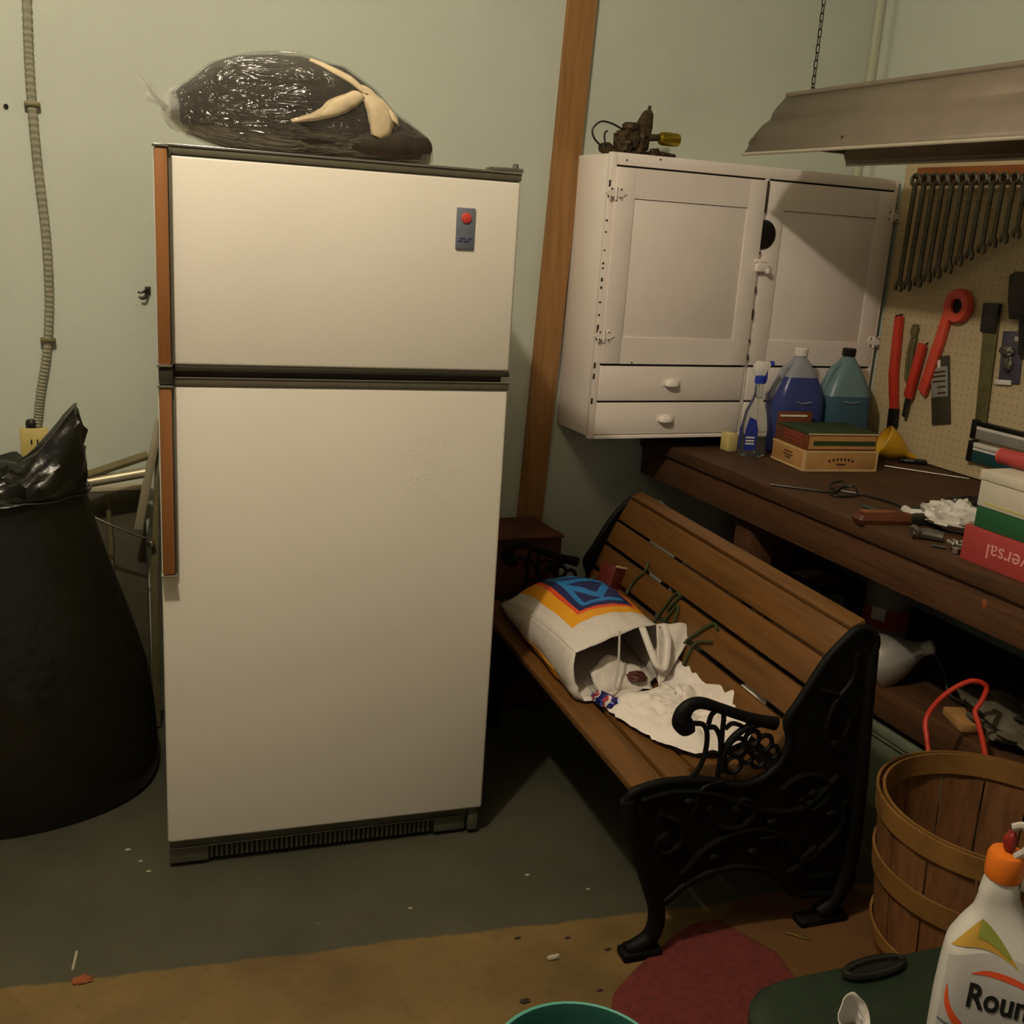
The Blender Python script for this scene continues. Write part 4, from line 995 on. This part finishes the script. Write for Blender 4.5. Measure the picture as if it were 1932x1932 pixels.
# slats: (x, z, tilt) centre-line of the profile, width
def slat(name, p0, p1, th, grain='slat_wood'):
    p0, p1 = Vector((p0[0], 0, p0[1])), Vector((p1[0], 0, p1[1])); d = (p1 - p0).normalized(); n = Vector((-d.z, 0, d.x))
    poly = [(p0 + n * th * .5), (p1 + n * th * .5), (p1 - n * th * .5), (p0 - n * th * .5)]
    b = MB(); b.prism([(p.x, p.z) for p in poly], .006, BLn - .006, 'y', .003); return obj(name, b, grain, GB)
sx = .0
for k in range(4):
    x0 = -.018 + k * .087
    slat('seat_slat', (x0, .428 - .004 * k - (.010 if k == 0 else 0)), (x0 + .076, .424 - .004 * k), .022)
BP = [(.345, .452), (.378, .520), (.385, .532), (.413, .600), (.418, .610), (.448, .676), (.4515, .682), (.488, .748)]
for a, c in ((0, 1), (2, 3), (4, 5), (6, 7)): slat('back_slat', BP[a], BP[c], .02)
slat('top_rail', (.486, .752), (.522, .766), .022)
for yy in (.40, .78):
    obj('back_strap', MB().prism([(.352, .44), (.37, .44), (.505, .735), (.49, .742)], yy - .015, yy + .015, 'y', .002), 'iron', GB)
obj('stretcher', MB().tube([(.30, .0, .36), (.30, BLn, .36)], .008, 8), 'iron', GB)

# ---------------- shopping bag
SB = thing('shopping_bag', 'white plastic shopping bag with blue, orange and yellow print lying open on the bench', 'shopping bag', (1.19, 2.15, .440))
ox, oy, oz = 1.19, 2.15, .434
def bag_mat():
    m = bpy.data.materials.new('bag_print'); m.use_nodes = True; g = NG(m); N, L, b = nodes_of(m)
    uv = N.new('ShaderNodeUVMap'); uv.uv_map = 'UVMap'; s = N.new('ShaderNodeSeparateXYZ'); L.new(uv.outputs[0], s.inputs[0])
    u, v = s.outputs[0], s.outputs[1]
    # signed distance inside the printed rectangle: u from the left fold, v from the mouth
    du = g.op('SUBTRACT', u, .13); dv = g.op('MULTIPLY', g.op('SUBTRACT', v, .20), 1.75); dr = g.op('SUBTRACT', 1.05, u); df = g.op('MULTIPLY', g.op('SUBTRACT', 1.02, v), 1.75)
    d = g.op('MINIMUM', g.op('MINIMUM', du, dv), g.op('MINIMUM', dr, df))
    def st(t): return g.op('GREATER_THAN', d, t)
    base = g.mix(g.noise(uv.outputs[0], 6), lin('d2c9c2'), lin('e6ded6'))
    c = g.mix(st(0), base, lin('eda424')); c = g.mix(st(.115), c, lin('e8522a')); c = g.mix(st(.155), c, lin('20285f'))
    # light blue stylised letter: nested bands
    inside = st(.215)
    frame = g.op('LESS_THAN', d, .262)
    pu = g.op('ABSOLUTE', g.op('SUBTRACT', u, .575))
    def tri(v0, v1): return g.op('MULTIPLY', g.op('LESS_THAN', pu, g.op('MULTIPLY', g.op('SUBTRACT', v, v0), 1.45)), g.op('LESS_THAN', v, v1))
    ring = g.op('MULTIPLY', tri(.345, .60), g.op('SUBTRACT', 1.0, tri(.415, .545)))
    bar = g.op('MULTIPLY', g.op('GREATER_THAN', v, .66), g.op('LESS_THAN', v, .73))
    blue = g.op('MULTIPLY', inside, g.op('MAXIMUM', g.op('MAXIMUM', frame, ring), bar))
    lim = g.op('LESS_THAN', u, .80)
    c = g.mix(g.op('MULTIPLY', blue, lim), c, lin('2a7fc4'))
    L.new(c, b.inputs['Base Color']); b.inputs['Roughness'].default_value = .42
    n2 = g.noise(uv.outputs[0], 14, 4); bp = N.new('ShaderNodeBump'); bp.inputs['Strength'].default_value = .25; bp.inputs['Distance'].default_value = .01
    L.new(n2, bp.inputs['Height']); L.new(bp.outputs['Normal'], b.inputs['Normal'])
    MATS['bag_print'] = m
bag_mat()
# top sheet control rows from the mouth (v=0) to the far end (v=1); each row: left fold, quarter, middle, three-quarter, right fold
ROWS = [
    [(1.158, 2.185, .556), (1.235, 2.205, .567), (1.31, 2.232, .574), (1.385, 2.262, .573), (1.445, 2.285, .566)],
    [(1.168, 2.30, .552), (1.25, 2.33, .578), (1.33, 2.345, .586), (1.40, 2.36, .580), (1.462, 2.37, .558)],
    [(1.178, 2.44, .540), (1.26, 2.46, .576), (1.345, 2.48, .590), (1.425, 2.49, .582), (1.488, 2.50, .552)],
    [(1.192, 2.60, .516), (1.27, 2.61, .570), (1.36, 2.62, .588), (1.44, 2.625, .578), (1.51, 2.63, .535)],
    [(1.212, 2.74, .482), (1.29, 2.745, .530), (1.375, 2.75, .545), (1.45, 2.745, .535), (1.52, 2.73, .50)],
    [(1.240, 2.835, .448), (1.31, 2.82, .470), (1.38, 2.81, .478), (1.45, 2.80, .474), (1.50, 2.79, .455)]]
def bez(vals, t):
    n = len(vals) - 1; f = t * n; i = min(int(f), n - 1); q = f - i
    p0 = Vector(vals[max(i - 1, 0)]) if i > 0 else Vector(vals[0]) * 2 - Vector(vals[1]); p1, p2 = Vector(vals[i]), Vector(vals[i + 1])
    p3 = Vector(vals[i + 2]) if i + 2 <= n else Vector(vals[n]) * 2 - Vector(vals[n - 1])
    return .5 * ((2 * p1) + (p2 - p0) * q + (2 * p0 - 5 * p1 + 4 * p2 - p3) * q * q + (3 * p1 - p0 - 3 * p2 + p3) * q ** 3)
def topf(u, v): return bez([bez(r, u) for r in ROWS], v)
NU, NV = 20, 30
b = MB()
def tf(u, v):
    p = topf(u, v); w = .005 * noise.noise(Vector((u * 5, v * 7, 2))) + .003 * noise.noise(Vector((u * 12, v * 9, 5)))
    return p + Vector((-ox, -oy, -oz + w * min(1, 6 * u, 6 * (1 - u))))
b.sheet(tf, NU, NV); me = b.mesh('printed_face', True, 70)
uvl = me.uv_layers.new(name='UVMap')
for poly in me.polygons:
    for li in poly.loop_indices:
        vi = me.loops[li].vertex_index
        uvl.data[li].uv = ((vi // (NV + 1)) / NU, (vi % (NV + 1)) / NV)
obj('printed_face', me, 'bag_print', SB, solid=.0012)
# left gusset, bottom sheet, right gusset, far end
def seam_noise(a, c): return .004 * noise.noise(Vector((a * 8, c * 9, 1)))
def leftf(u, v):
    p = topf(0, v); foot = Vector((p.x + .020 - .02 * (v > .0) * (1 - v), p.y - .03 * (1 - v), .436))
    q = p.lerp(foot, u); bul = math.sin(u * math.pi) * (-.016)
    return Vector((q.x + bul + seam_noise(u, v) * 2 * u, q.y, q.z)) - Vector((ox, oy, oz))
obj('side_gusset', MB().sheet(leftf, 10, 24), mat('bag_white', 'd8d0c8', .45, var=.04, bump=.25, bscale=30), SB, ang=70, solid=.001)
obj('fold_crease', MB().tube([Vector(tf(0, v / 12)) + Vector((0, 0, .0005)) for v in range(13)], .0022, 6), 'bag_white', SB)
def rightf(u, v):
    p = topf(1, v); foot = Vector((p.x - .02, p.y - .05 * (1 - v), .436)); q = p.lerp(foot, u)
    fl = max(0, 1 - v * 5); out = math.sin(u * math.pi) * (.02 + .02 * fl)
    return Vector((q.x + out, q.y - .015 * fl * math.sin(u * math.pi), q.z + .03 * fl * math.sin(u * math.pi))) - Vector((ox, oy, oz))
obj('side_gusset', MB().sheet(rightf, 10, 24), 'bag_white', SB, ang=70, solid=.001)
def botf(u, v):
    a = Vector(leftf(1, v)); c = Vector(rightf(1, v)); q = a.lerp(c, u); q.z = .003 + .002 * noise.noise(Vector((u * 6, v * 6, 3)))
    if v < .12: q.y -= (.12 - v) * .35 * math.sin(u * math.pi) 
    return q
obj('underside', MB().sheet(botf, 14, 20), 'bag_white', SB, ang=70, solid=.001)
obj('far_end', MB().sheet(lambda u, v: (Vector(tf(u, 1)).lerp(Vector(botf(u, 1)), v)) + Vector((0, .012 * math.sin(v * math.pi), 0)), 14, 6), 'bag_white', SB, ang=70, solid=.001)
# yellow printing that wraps under the left side
obj('side_print', MB().sheet(lambda u, v: Vector(leftf(.72 + .28 * u, .22 + .40 * v)) + Vector((-.0025, 0, 0)), 4, 12), 'yellow_print', SB, ang=70, solid=.0008)
def flapf(u, v):
    a = Vector((1.445, 2.285, .568)); p = Vector((1.578, 2.285, .552)); c = Vector((1.395, 2.165, .446))
    q = a.lerp(p, u).lerp(c.lerp(c + Vector((.012, .006, .002)), u), v)
    q += Vector((.0, .012, .0)) * math.sin(u * math.pi) * (1 - v) + Vector((0, 0, .006)) * noise.noise(Vector((u * 4, v * 4, 6)))
    return q - Vector((ox, oy, oz))
obj('mouth_flap', MB().sheet(flapf, 12, 12), 'bag_white', SB, ang=70, solid=.001)
# strap handle in the mouth
def strap(pts, name='strap_handle'):
    P = smooth_pts(pts, 6); rings = []
    for p in P: rings.append([p + Vector((-.008, .006, 0)), p + Vector((.008, -.004, .002))])
    b = MB(); b.loft([[q for q in r] for r in rings], False, False); obj(name, b, 'bag_white', SB, ang=80, solid=.0015)
strap([Vector(p) - Vector((ox, oy, oz)) for p in ((1.385, 2.258, .575), (1.385, 2.215, .54), (1.392, 2.18, .50), (1.41, 2.175, .485), (1.43, 2.195, .51), (1.448, 2.23, .55), (1.452, 2.262, .575))])
obj('inner_flap', MB().sheet(lambda u, v: Vector((1.225 + .16 * u - ox, 2.17 + .06 * v - oy + .02 * math.sin(u * 3), .437 + .075 * v * (1 - abs(u - .4)) + .012 * noise.noise(Vector((u * 5, v * 5, 8))) - oz)), 12, 6), 'bag_white', SB, ang=70, solid=.001)
obj('drawstring', MB().tube([Vector(p) - Vector((ox, oy, oz)) for p in ((1.30, 2.225, .585), (1.285, 2.19, .51), (1.265, 2.165, .46), (1.252, 2.15, .442))], .003, 6, smooth=4), 'hose_white', SB)
# candy packet and nut in the mouth of the bag
t = thing('candy_packet', 'small shiny red, white and blue wrapper at the mouth of the shopping bag', 'wrapper', (1.232, 2.115, .4405), R(30))
def candy_mat():
    m = bpy.data.materials.new('candy_print'); m.use_nodes = True; g = NG(m); N, L, b_ = nodes_of(m)
    oc, x, y, z = g.objxyz()
    f = g.op('FRACT', g.op('ADD', g.op('MULTIPLY', y, 24.0), g.op('MULTIPLY', g.noise(oc, 45, 2), .9)))
    c = g.mix(g.op('GREATER_THAN', f, .28), lin('1c2470'), lin('d8d2d0')); c = g.mix(g.op('GREATER_THAN', f, .46), c, lin('9c2a34'))
    c = g.mix(g.op('GREATER_THAN', f, .66), c, lin('2f58b8')); c = g.mix(g.op('GREATER_THAN', f, .82), c, lin('302048'))
    L.new(c, b_.inputs['Base Color']); b_.inputs['Roughness'].default_value = .18; b_.inputs['Metallic'].default_value = .25
    MATS['candy_print'] = m
candy_mat()
obj('wrapper', crumple((0, 0, .0), .027, .052, .024, .38, 12, 28, 16), 'candy_print', t, ang=25)
obj('twisted_end', MB().sheet(lambda u, v: Vector(((u - .5) * (.02 + .03 * v), .045 + .03 * v, .02 + .03 * v + .01 * math.sin(u * 17))), 14, 4), 'clear_film', t, ang=80)
tag(obj('brown_lump', crumple((1.352, 2.205, .458), .026, .024, .02, .25, 2, 20, 14), mat('nut_brown', '4a2018', .5, var=.3, scale=60)), 'dark reddish-brown lump inside the mouth of the shopping bag', 'lump')

# ---------------- crumpled white paper
poly = [(1.222, 2.125), (1.212, 2.05), (1.235, 1.95), (1.255, 1.895), (1.312, 1.832), (1.40, 1.84), (1.50, 1.88), (1.552, 1.945), (1.50, 2.06), (1.496, 2.17), (1.492, 2.27), (1.44, 2.26), (1.40, 2.175), (1.31, 2.16)]
def inpoly(x, y):
    c = False; n = len(poly)
    for i in range(n):
        (x1, y1), (x2, y2) = poly[i], poly[i - 1]
        if (y1 > y) != (y2 > y) and x < (x2 - x1) * (y - y1) / (y2 - y1) + x1: c = not c
    return c
bp_ = MB(); bm = bp_.bm
P2 = [Vector((p.x, p.y, 0)) for p in smooth_pts([(x, y, 0) for x, y in poly], 6, True)]
cx_, cy_ = 1.375, 2.03
rings = []
for i in range(1, 15):
    q = i / 14; row = []
    for k, p in enumerate(P2):
        x = cx_ + (p.x - cx_) * q; y = cy_ + (p.y - cy_) * q
        jag = 1 + (.05 * noise.noise(Vector((k * .9, 0, 3))) if i == 14 else 0)
        x = cx_ + (x - cx_) * jag; y = cy_ + (y - cy_) * jag
        h = .022 + .020 * noise.noise(Vector((x * 9, y * 9, 1))) + .026 * abs(noise.noise(Vector((x * 17 + y * 9, y * 17, 4)))) + .014 * abs(noise.noise(Vector((x * 34 - y * 12, y * 34, 6)))) + .006 * noise.noise(Vector((x * 60, y * 60, 9)))
        h = max(.003, h * (1 - .75 * q ** 5))
        z = .4385 + h
        if x > 1.46: z += max(0, (x - 1.46)) * 1.0
        row.append(Vector((x, y, z)))
    rings.append(row)
bp_.loft(rings, True, True)
tag(obj('crumpled_paper', bp_, 'paper', solid=.0012, ang=28), 'crumpled white tissue paper spread over the bench seat', 'paper')

# ---------------- things at the far end of the bench
t = thing('brown_box', 'reddish-brown cardboard box on the floor behind the far end of the bench', 'box', (1.22, 3.03, 0))
obj('carton', MB().box(0, .30, 0, .23, 0, .60, .004), 'brick_brown', t)
obj('flap', MB().box(.005, .295, -.004, .05, .598, .606, .002).xf(Matrix.Rotation(R(2), 4, 'X')), 'brick_brown', t)
obj('tape_line', MB().box(.0, .30, -.0015, .0005, .44, .452), mat('tape', '6b4a30', .4, var=.05), t, smooth=False)
t = thing('wire_tangle', 'dark tangle of thin wire stakes piled on the far bench end behind the shopping bag', 'wire tangle', (1.50, 2.78, .43))
random.seed(11)
for k in range(9):
    a = random.uniform(0, 6.28); r0 = random.uniform(.03, .09); pts = []
    for i in range(7):
        q = i / 6; pts.append((math.cos(a + q * 3.3) * r0 * (1 - .3 * q) + .02 * q, math.sin(a + q * 3.3) * r0 - .05 * q, .012 + .09 * math.sin(q * 3.1) * random.uniform(.6, 1.2)))
    obj('wire', MB().tube(pts, .0028, 5, smooth=4), 'green_wire', t)
obj('dark_bundle', crumple((0, 0, 0), .08, .07, .05, .5, 6), 'black_plastic', t)
t = thing('red_carton', 'small dark red carton with pale edges leaning on the bench back', 'carton', (1.545, 2.72, .50), R(20))
obj('carton', MB().box(-.05, .03, -.03, .03, 0, .09, .002).xf(Matrix.Rotation(R(18), 4, 'Y')), mat('dark_red_card', '5a2018', .5, var=.15), t)
obj('pale_edge', MB().box(-.05, .03, -.032, -.029, .085, .092, .001).xf(Matrix.Rotation(R(18), 4, 'Y')), 'cigar_cream', t)
obj('pale_edge', MB().box(.026, .032, -.034, -.029, -.02, .05, .001).xf(Matrix.Rotation(R(18), 4, 'Y')), 'dust_white', t)
# wire hooks hung over / lying on the bench back
def hook(pts, label):
    t = thing('wire_hook', label, 'wire hook', pts[0], 0, 'green wire hooks on the bench back')
    o0 = Vector(pts[0])
    obj('wire', MB().tube([Vector(p) - o0 for p in pts], .0042, 6, smooth=5), 'green_wire', t)
def onback(y, s, off=.016):      # point on the bench back: y along the bench, s up the back 0..1
    n = len(BP) - 1; f = min(max(s, 0), .9999) * n; i = int(f); q = f - i
    x = BP[i][0] + (BP[i + 1][0] - BP[i][0]) * q - off; z = BP[i][1] + (BP[i + 1][1] - BP[i][1]) * q + off * .4
    a = R(-4); return (1.12 + x * math.cos(a) - y * math.sin(a), 1.765 + x * math.sin(a) + y * math.cos(a), z)
hook([onback(.86, .62), onback(.855, .5), onback(.885, .36), onback(.89, .2)], 'green wire hook at the far end of the bench back')
hook([onback(.69, .1), onback(.685, .3), onback(.66, .48), onback(.63, .55), onback(.635, .46), onback(.66, .34)], 'green wire hook in the middle of the bench back')
hook([onback(.63, .05), onback(.60, .25), onback(.62, .40), onback(.645, .30), onback(.65, .15)], 'small green wire loop below the middle hook on the bench back')
hook([onback(.52, .05), onback(.51, .22), onback(.485, .34), onback(.44, .44), onback(.41, .42)], 'larger green wire hook nearest the armrest on the bench back')
hook([onback(.47, .05), onback(.475, .22), onback(.45, .32), onback(.41, .35)], 'second green wire hook nested inside the one nearest the armrest')

# ================================================================== bushel basket
BK = thing('bushel_basket', 'round wooden bushel basket with bent rim hoops beside the bench', 'basket', (1.875, 1.50, 0))
NS = 15; RT, RB, HB = .248, .205, .40
for k in range(NS):
    a0 = 2 * math.pi * (k + .025) / NS; a1 = 2 * math.pi * (k + .975) / NS; b = MB(); rings = []
    for q in range(7):
        z = .006 + (HB - .016) * q / 6; r = RB + (RT - RB) * (q / 6) ** .85
        rings.append([Vector((math.cos(a) * (r + dr), math.sin(a) * (r + dr), z)) for a, dr in ((a0, 0), ((a0 + a1) / 2, .003), (a1, 0), (a1, -.004), ((a0 + a1) / 2, -.001), (a0, -.004))])
    b.loft(rings); obj('stave', b, 'basket_wood', BK, ang=50)
def hoop(z0, z1, dr, th=.006, inner=False):
    rings = []; n = 48
    for k in range(n + 1):
        a = 2 * math.pi * k / n; row = []
        for z, s in ((z0, 0), (z1, 0), (z1, 1), (z0, 1)):
            r = RB + (RT - RB) * min(1, max(0, z / HB)) ** .85 + dr + th * s
            row.append(Vector((math.cos(a) * r, math.sin(a) * r, z)))
        rings.append(row)
    b = MB(); b.loft(rings, True, False); return obj('hoop', b, 'basket_hoop', BK, ang=50)
hoop(.355, .405, .003); hoop(.355, .405, -.011); hoop(.21, .262, .004); hoop(.05, .082, .004)
obj('base', MB().lathe([(RB - .004, 0), (RB - .004, .012), (.0, .012)], (0, 0, 0), 40), 'basket_wood', BK)
# red cord standing out of the basket
t = thing('bungee_cord', 'red stiff cord arching up from the back of the basket', 'cord', (1.87, 1.725, .405))
PT = [(1.905, 1.770, .385), (1.93, 1.815, .43), (1.965, 1.83, .475), (2.01, 1.815, .523), (2.055, 1.79, .557), (2.10, 1.765, .548), (2.10, 1.74, .50), (2.075, 1.745, .47), (2.06, 1.735, .452), (2.045, 1.705, .41), (2.03, 1.68, .37)]
PT = [(1.93, 1.752, .36), (1.945, 1.79, .41), (1.965, 1.822, .455), (2.0, 1.812, .515), (2.05, 1.788, .557), (2.085, 1.768, .548), (2.075, 1.765, .51), (2.06, 1.765, .485), (2.055, 1.74, .456), (2.05, 1.706, .404), (2.045, 1.69, .36)]
obj('cord', MB().tube([Vector(p) - Vector((1.87, 1.725, .405)) for p in PT], .0065, 8, smooth=6), 'cord_red', t)

# ================================================================== front: green bin, jug, tissue, teal bucket
t = thing('green_tote', 'dark green plastic tote with rounded lid at the bottom edge', 'tote', (1.275, .93, 0), R(-3))
hx, hy = .325, .255
obj('tub', MB().loft([rrect(hx - .05, hy - .05, .08, 0), rrect(hx - .02, hy - .02, .09, .34), rrect(hx - .015, hy - .015, .09, .345)]), 'bin_green', t)
obj('lid', MB().loft([rrect(hx - .004, hy - .004, .1, .345), rrect(hx, hy, .1, .352), rrect(hx, hy, .1, .385), rrect(hx - .012, hy - .012, .1, .398), rrect(hx - .03, hy - .03, .09, .400)]), 'bin_green', t)
t = thing('black_tray', 'low black plastic rim lying on the back of the green tote', 'tray', (1.225, 1.152, .4005))
obj('rim', MB().tube([(math.cos(a) * .06, math.sin(a) * .016, .008) for a in [2 * math.pi * i / 24 for i in range(24)]], .007, 8, closed=True), 'black_plastic', t)
obj('tray', MB().lathe([(.056, .001), (.058, .008), (.0, .008)], (0, 0, 0), 28, sx=1.0, sy=.26), 'black_plastic', t)
t = thing('white_tissue', 'small crumpled white tissue standing on the green tote', 'tissue', (1.090, 1.046, .4005))
def tis(u, v):
    a = (u - .5) * 4.4; r = .012 + .018 * v
    return Vector((math.sin(a) * (.027 - .008 * v) + .006 * noise.noise(Vector((u * 7, v * 5, 0))), math.cos(a) * .016, (1 - v) * .06 * (.6 + .4 * math.cos(a * 1.3)) + .002))
obj('paper', MB().sheet(tis, 26, 10), 'paper', t, ang=40, solid=.001)
# white jug of garden chemical
JG = thing('weedkiller_jug', 'white plastic jug with orange cap and hooked hose, black lettering on the label', 'jug', (1.242, .932, .4005), R(-50)); JG.scale = (.80, .85, 1.04)
def jr(z):
    T_ = [(0, .098, .052), (.012, .106, .058), (.10, .108, .060), (.15, .106, .058), (.185, .094, .052), (.215, .070, .042), (.24, .046, .034), (.262, .036, .030), (.285, .032, .031), (.30, .028, .028), (.318, .028, .028)]
    for a, c in zip(T_[:-1], T_[1:]):
        if a[0] <= z <= c[0] + 1e-9:
            q = (z - a[0]) / (c[0] - a[0]); return a[1] + (c[1] - a[1]) * q, a[2] + (c[2] - a[2]) * q
    return T_[-1][1:]
rings = []
for i in range(40):
    z = .318 * i / 39; a, c = jr(z); sh = -.03 * max(0, min(1, (z - .15) / .12))
    rings.append(rrect(a, c, min(a, c) * .8, z, sh))
obj('bottle', MB().loft(rings), mat('jug_white', 'cfcbc6', .4, var=.03), JG, ang=60)
obj('cap', MB().lathe([(.032, .300), (.033, .304), (.033, .330), (.029, .337), (.016, .340)], (-.03, 0, 0), 22), 'orange_plastic', JG)
obj('carry_handle', MB().tube([(.0, .0, .30), (.04, 0, .295), (.075, 0, .25), (.09, 0, .20), (.088, 0, .16)], [.014, .016, .016, .016, .014], 10, smooth=5), 'jug_white', JG)
obj('hose_hook', MB().tube([(-.018, -.012, .338), (-.004, -.014, .352), (.0, -.012, .372), (-.014, -.012, .386), (-.032, -.012, .380)], .006, 8, smooth=5), 'hose_white', JG)
obj('red_plug', MB().blob((-.03, -.006, .356), .012, .010, .016, .2, 8, 2), mat('plug_red', '8a2418', .5, var=.1), JG)
def onjug(x, z, off=.0012):
    a, c = jr(z); sh = -.03 * max(0, min(1, (z - .15) / .12)); r = min(a, c) * .8; xx = x - sh
    if abs(xx) > a - r: 
        e = min(r, abs(xx) - (a - r)); y = -(c - r) - math.sqrt(max(0, r * r - e * e))
    else: y = -c
    return Vector((x, y - off, z))
lbl = obj('label', MB().sheet(lambda u, v: onjug(-.092 + .184 * u, .012 + (.165 + .026 * math.sin(u * math.pi)) * v, .001), 24, 10), mat('label_pale', 'b9b6b4', .5, var=.03), JG, ang=70)
def bandf(u, v, off):
    zl = .190 + .014 * math.sin(u * math.pi); hgt = .040 * (u / .38 if u < .38 else (1 - u) / .62)
    return onjug(-.092 + .115 * u, zl + hgt * v, off)
obj('label_band', MB().sheet(lambda u, v: bandf(u * .99 + .005, v, .0016), 16, 5), mat('band_gold', 'b8923a', .5, var=.06), JG, ang=70)
obj('label_band', MB().sheet(lambda u, v: bandf(.36 + .5 * u, .35 + .65 * v, .0026), 8, 4), mat('band_olive', '8a9240', .5, var=.06), JG, ang=70)
tm = text_mesh('Roundup', .052, .0004, .0012)
for v in tm.vertices:
    p = onjug(v.co.x * .92 + .036, .138 + v.co.y + v.co.x * .06, .0022); v.co = Vector((p.x, p.y - v.co.z, p.z))
obj('lettering', tm, mat('ink_black', '1b1a1a', .5, var=.02), lbl)
def swoosh(pts, w, m):
    P = smooth_pts([(x, 0, z) for x, z in pts], 8); b = MB(); rings = []
    for i, p in enumerate(P):
        q = i / (len(P) - 1); ww = w * math.sin(q * math.pi) + .0006
        d = (P[min(i + 1, len(P) - 1)] - P[max(i - 1, 0)]).normalized(); n = Vector((-d.z, 0, d.x))
        a, c = p + n * ww, p - n * ww; rings.append([onjug(a.x, a.z, .0018), onjug(c.x, c.z, .0018)])
    b.loft(rings, False, False); obj('swoosh', b, m, lbl, ang=70)
swoosh([(-.086, .136), (-.080, .108), (-.060, .086), (-.03, .072), (.03, .066)], .006, 'orange_print')
swoosh([(-.050, .166), (-.02, .174), (.03, .172), (.07, .158)], .004, 'orange_print')
for k, (x0, x1, z) in enumerate(((-.092, -.03, .076), (-.090, -.04, .064), (-.088, -.02, .052))):
    obj('small_print', MB().sheet(lambda u, v: onjug(x0 + (x1 - x0) * u, z - .002 + .004 * v, .0018), 8, 1), 'badge_plate', lbl, ang=70)
# teal bucket
t = thing('teal_bucket', 'teal plastic bucket, only its rim showing at the bottom edge', 'bucket', (.715, 1.218, 0))
obj('pail', MB().lathe([(.112, 0), (.115, .004), (.138, .285), (.143, .29), (.144, .300), (.138, .302), (.134, .288), (.111, .010), (.0, .010)], (0, 0, 0), 48, cap=False), 'teal_plastic', t)
obj('rim', MB().tube([(math.cos(a) * .142, math.sin(a) * .142, .299) for a in [2 * math.pi * i / 48 for i in range(48)]], .004, 8, closed=True), mat('teal_light', '5aa596', .4, var=.04), t)

# ================================================================== floor things
rp = smooth_pts([(.98, 1.10, 0), (.985, 1.45, 0), (1.02, 1.63, 0), (1.10, 1.70, 0), (1.22, 1.765, 0), (1.33, 1.812, 0), (1.42, 1.80, 0), (1.50, 1.74, 0), (1.545, 1.62, 0), (1.56, 1.35, 0), (1.55, 1.10, 0)], 5, True)
tag(obj('red_rug', MB().prism([(p.x, p.y) for p in rp], .0005, .007, 'z'), 'rug_red'), 'worn red rug on the floor in front of the bench end', 'rug')
tag(obj('cardboard_sheet', MB().prism([(1.43, 1.42), (1.46, 1.66), (1.40, 1.80), (1.50, 1.86), (1.80, 1.84), (1.86, 1.66), (1.80, 1.40)], .0075, .0105, 'z'), 'cardboard'), 'flat brown cardboard lying on the rug beside the bushel basket', 'cardboard')
t = thing('brass_clip', 'small shiny brass clip lying on the cardboard by the bench foot', 'clip', (1.542, 1.690, .0108), R(-40))
obj('bar', MB().tube([(-.026, 0, .004), (.026, 0, .004)], .0026, 6), mat('bright_brass', 'e6d27a', .25, .9, var=.05), t)
obj('head', MB().box(-.002, .022, -.006, .002, .001, .007, .002), 'bright_brass', t)
def scrap(name, x, y, rx, ry, rz, m, label, cat, seed, z=0):
    tag(obj(name, crumple((x, y, z + .0005), rx, ry, rz, .6, seed, 16, 8), m), label, cat)
scrap('paper_scrap', .970, 1.812, .014, .007, .006, 'dust_white', 'pale scrap of paper on the bare concrete', 'scrap', 2)
scrap('dirt_clump', .853, 1.705, .010, .006, .004, 'chip_and_shade', 'dark crumb of dirt on the concrete near the bucket', 'dirt', 3)
scrap('dry_leaf', .0, 2.055, .018, .013, .004, mat('leaf_orange', '8a4a26', .8, var=.15), 'orange-brown dry leaf at the edge of the painted floor', 'leaf', 4)
tag(obj('twig', MB().tube([(-.018, 2.09, .003), (-.008, 2.15, .003)], .003, 6), 'dust_white'), 'short pale twig beside the orange-brown leaf', 'twig')
t = thing('wood_splinter', 'thin tan splinter on the floor in front of the black bag', 'splinter', (.089, 2.80, 0), R(35))
obj('stick', MB().tube([(-.03, .03, .004), (.01, -.01, .004)], [.002, .004], 6), 'leather', t)
obj('pale_end', MB().tube([(.008, -.008, .005), (.024, -.024, .004)], .005, 6), 'cigar_cream', t)
for k, (x, y, s) in enumerate(((1.03, 1.865, .006), (.92, 1.90, .007), (1.10, 1.80, .008), (1.02, 1.685, .006))):
    scrap('wood_chip', x, y, s, s * .45, .003, 'chip_and_shade', ['dark chip beside the bench foot on bare concrete', 'dark chip along the painted floor edge', 'dark chip touching the tip of the bench foot', 'dark chip beside the red rug edge'][k], 'chip', 10 + k)
# paint flakes scattered on the dark floor
for k, (x, y, s, lb_) in enumerate(((.12, 2.52, .011, 'left of the refrigerator, largest of the pale flakes'), (.145, 2.46, .008, 'left of the refrigerator, nearest its corner'), (.16, 2.41, .009, 'just in front of the left refrigerator corner'), (1.04, 2.12, .010, 'between refrigerator and bench'), (.72, 2.08, .008, 'in front of the refrigerator grille'), (1.16, 2.02, .008, 'close to the bench leg'))):
    scrap('paint_flake', x, y, s * .6, s * .4, .0012, 'dust_white', 'pale paint flake on the dark floor ' + lb_, 'flake', 30 + k)
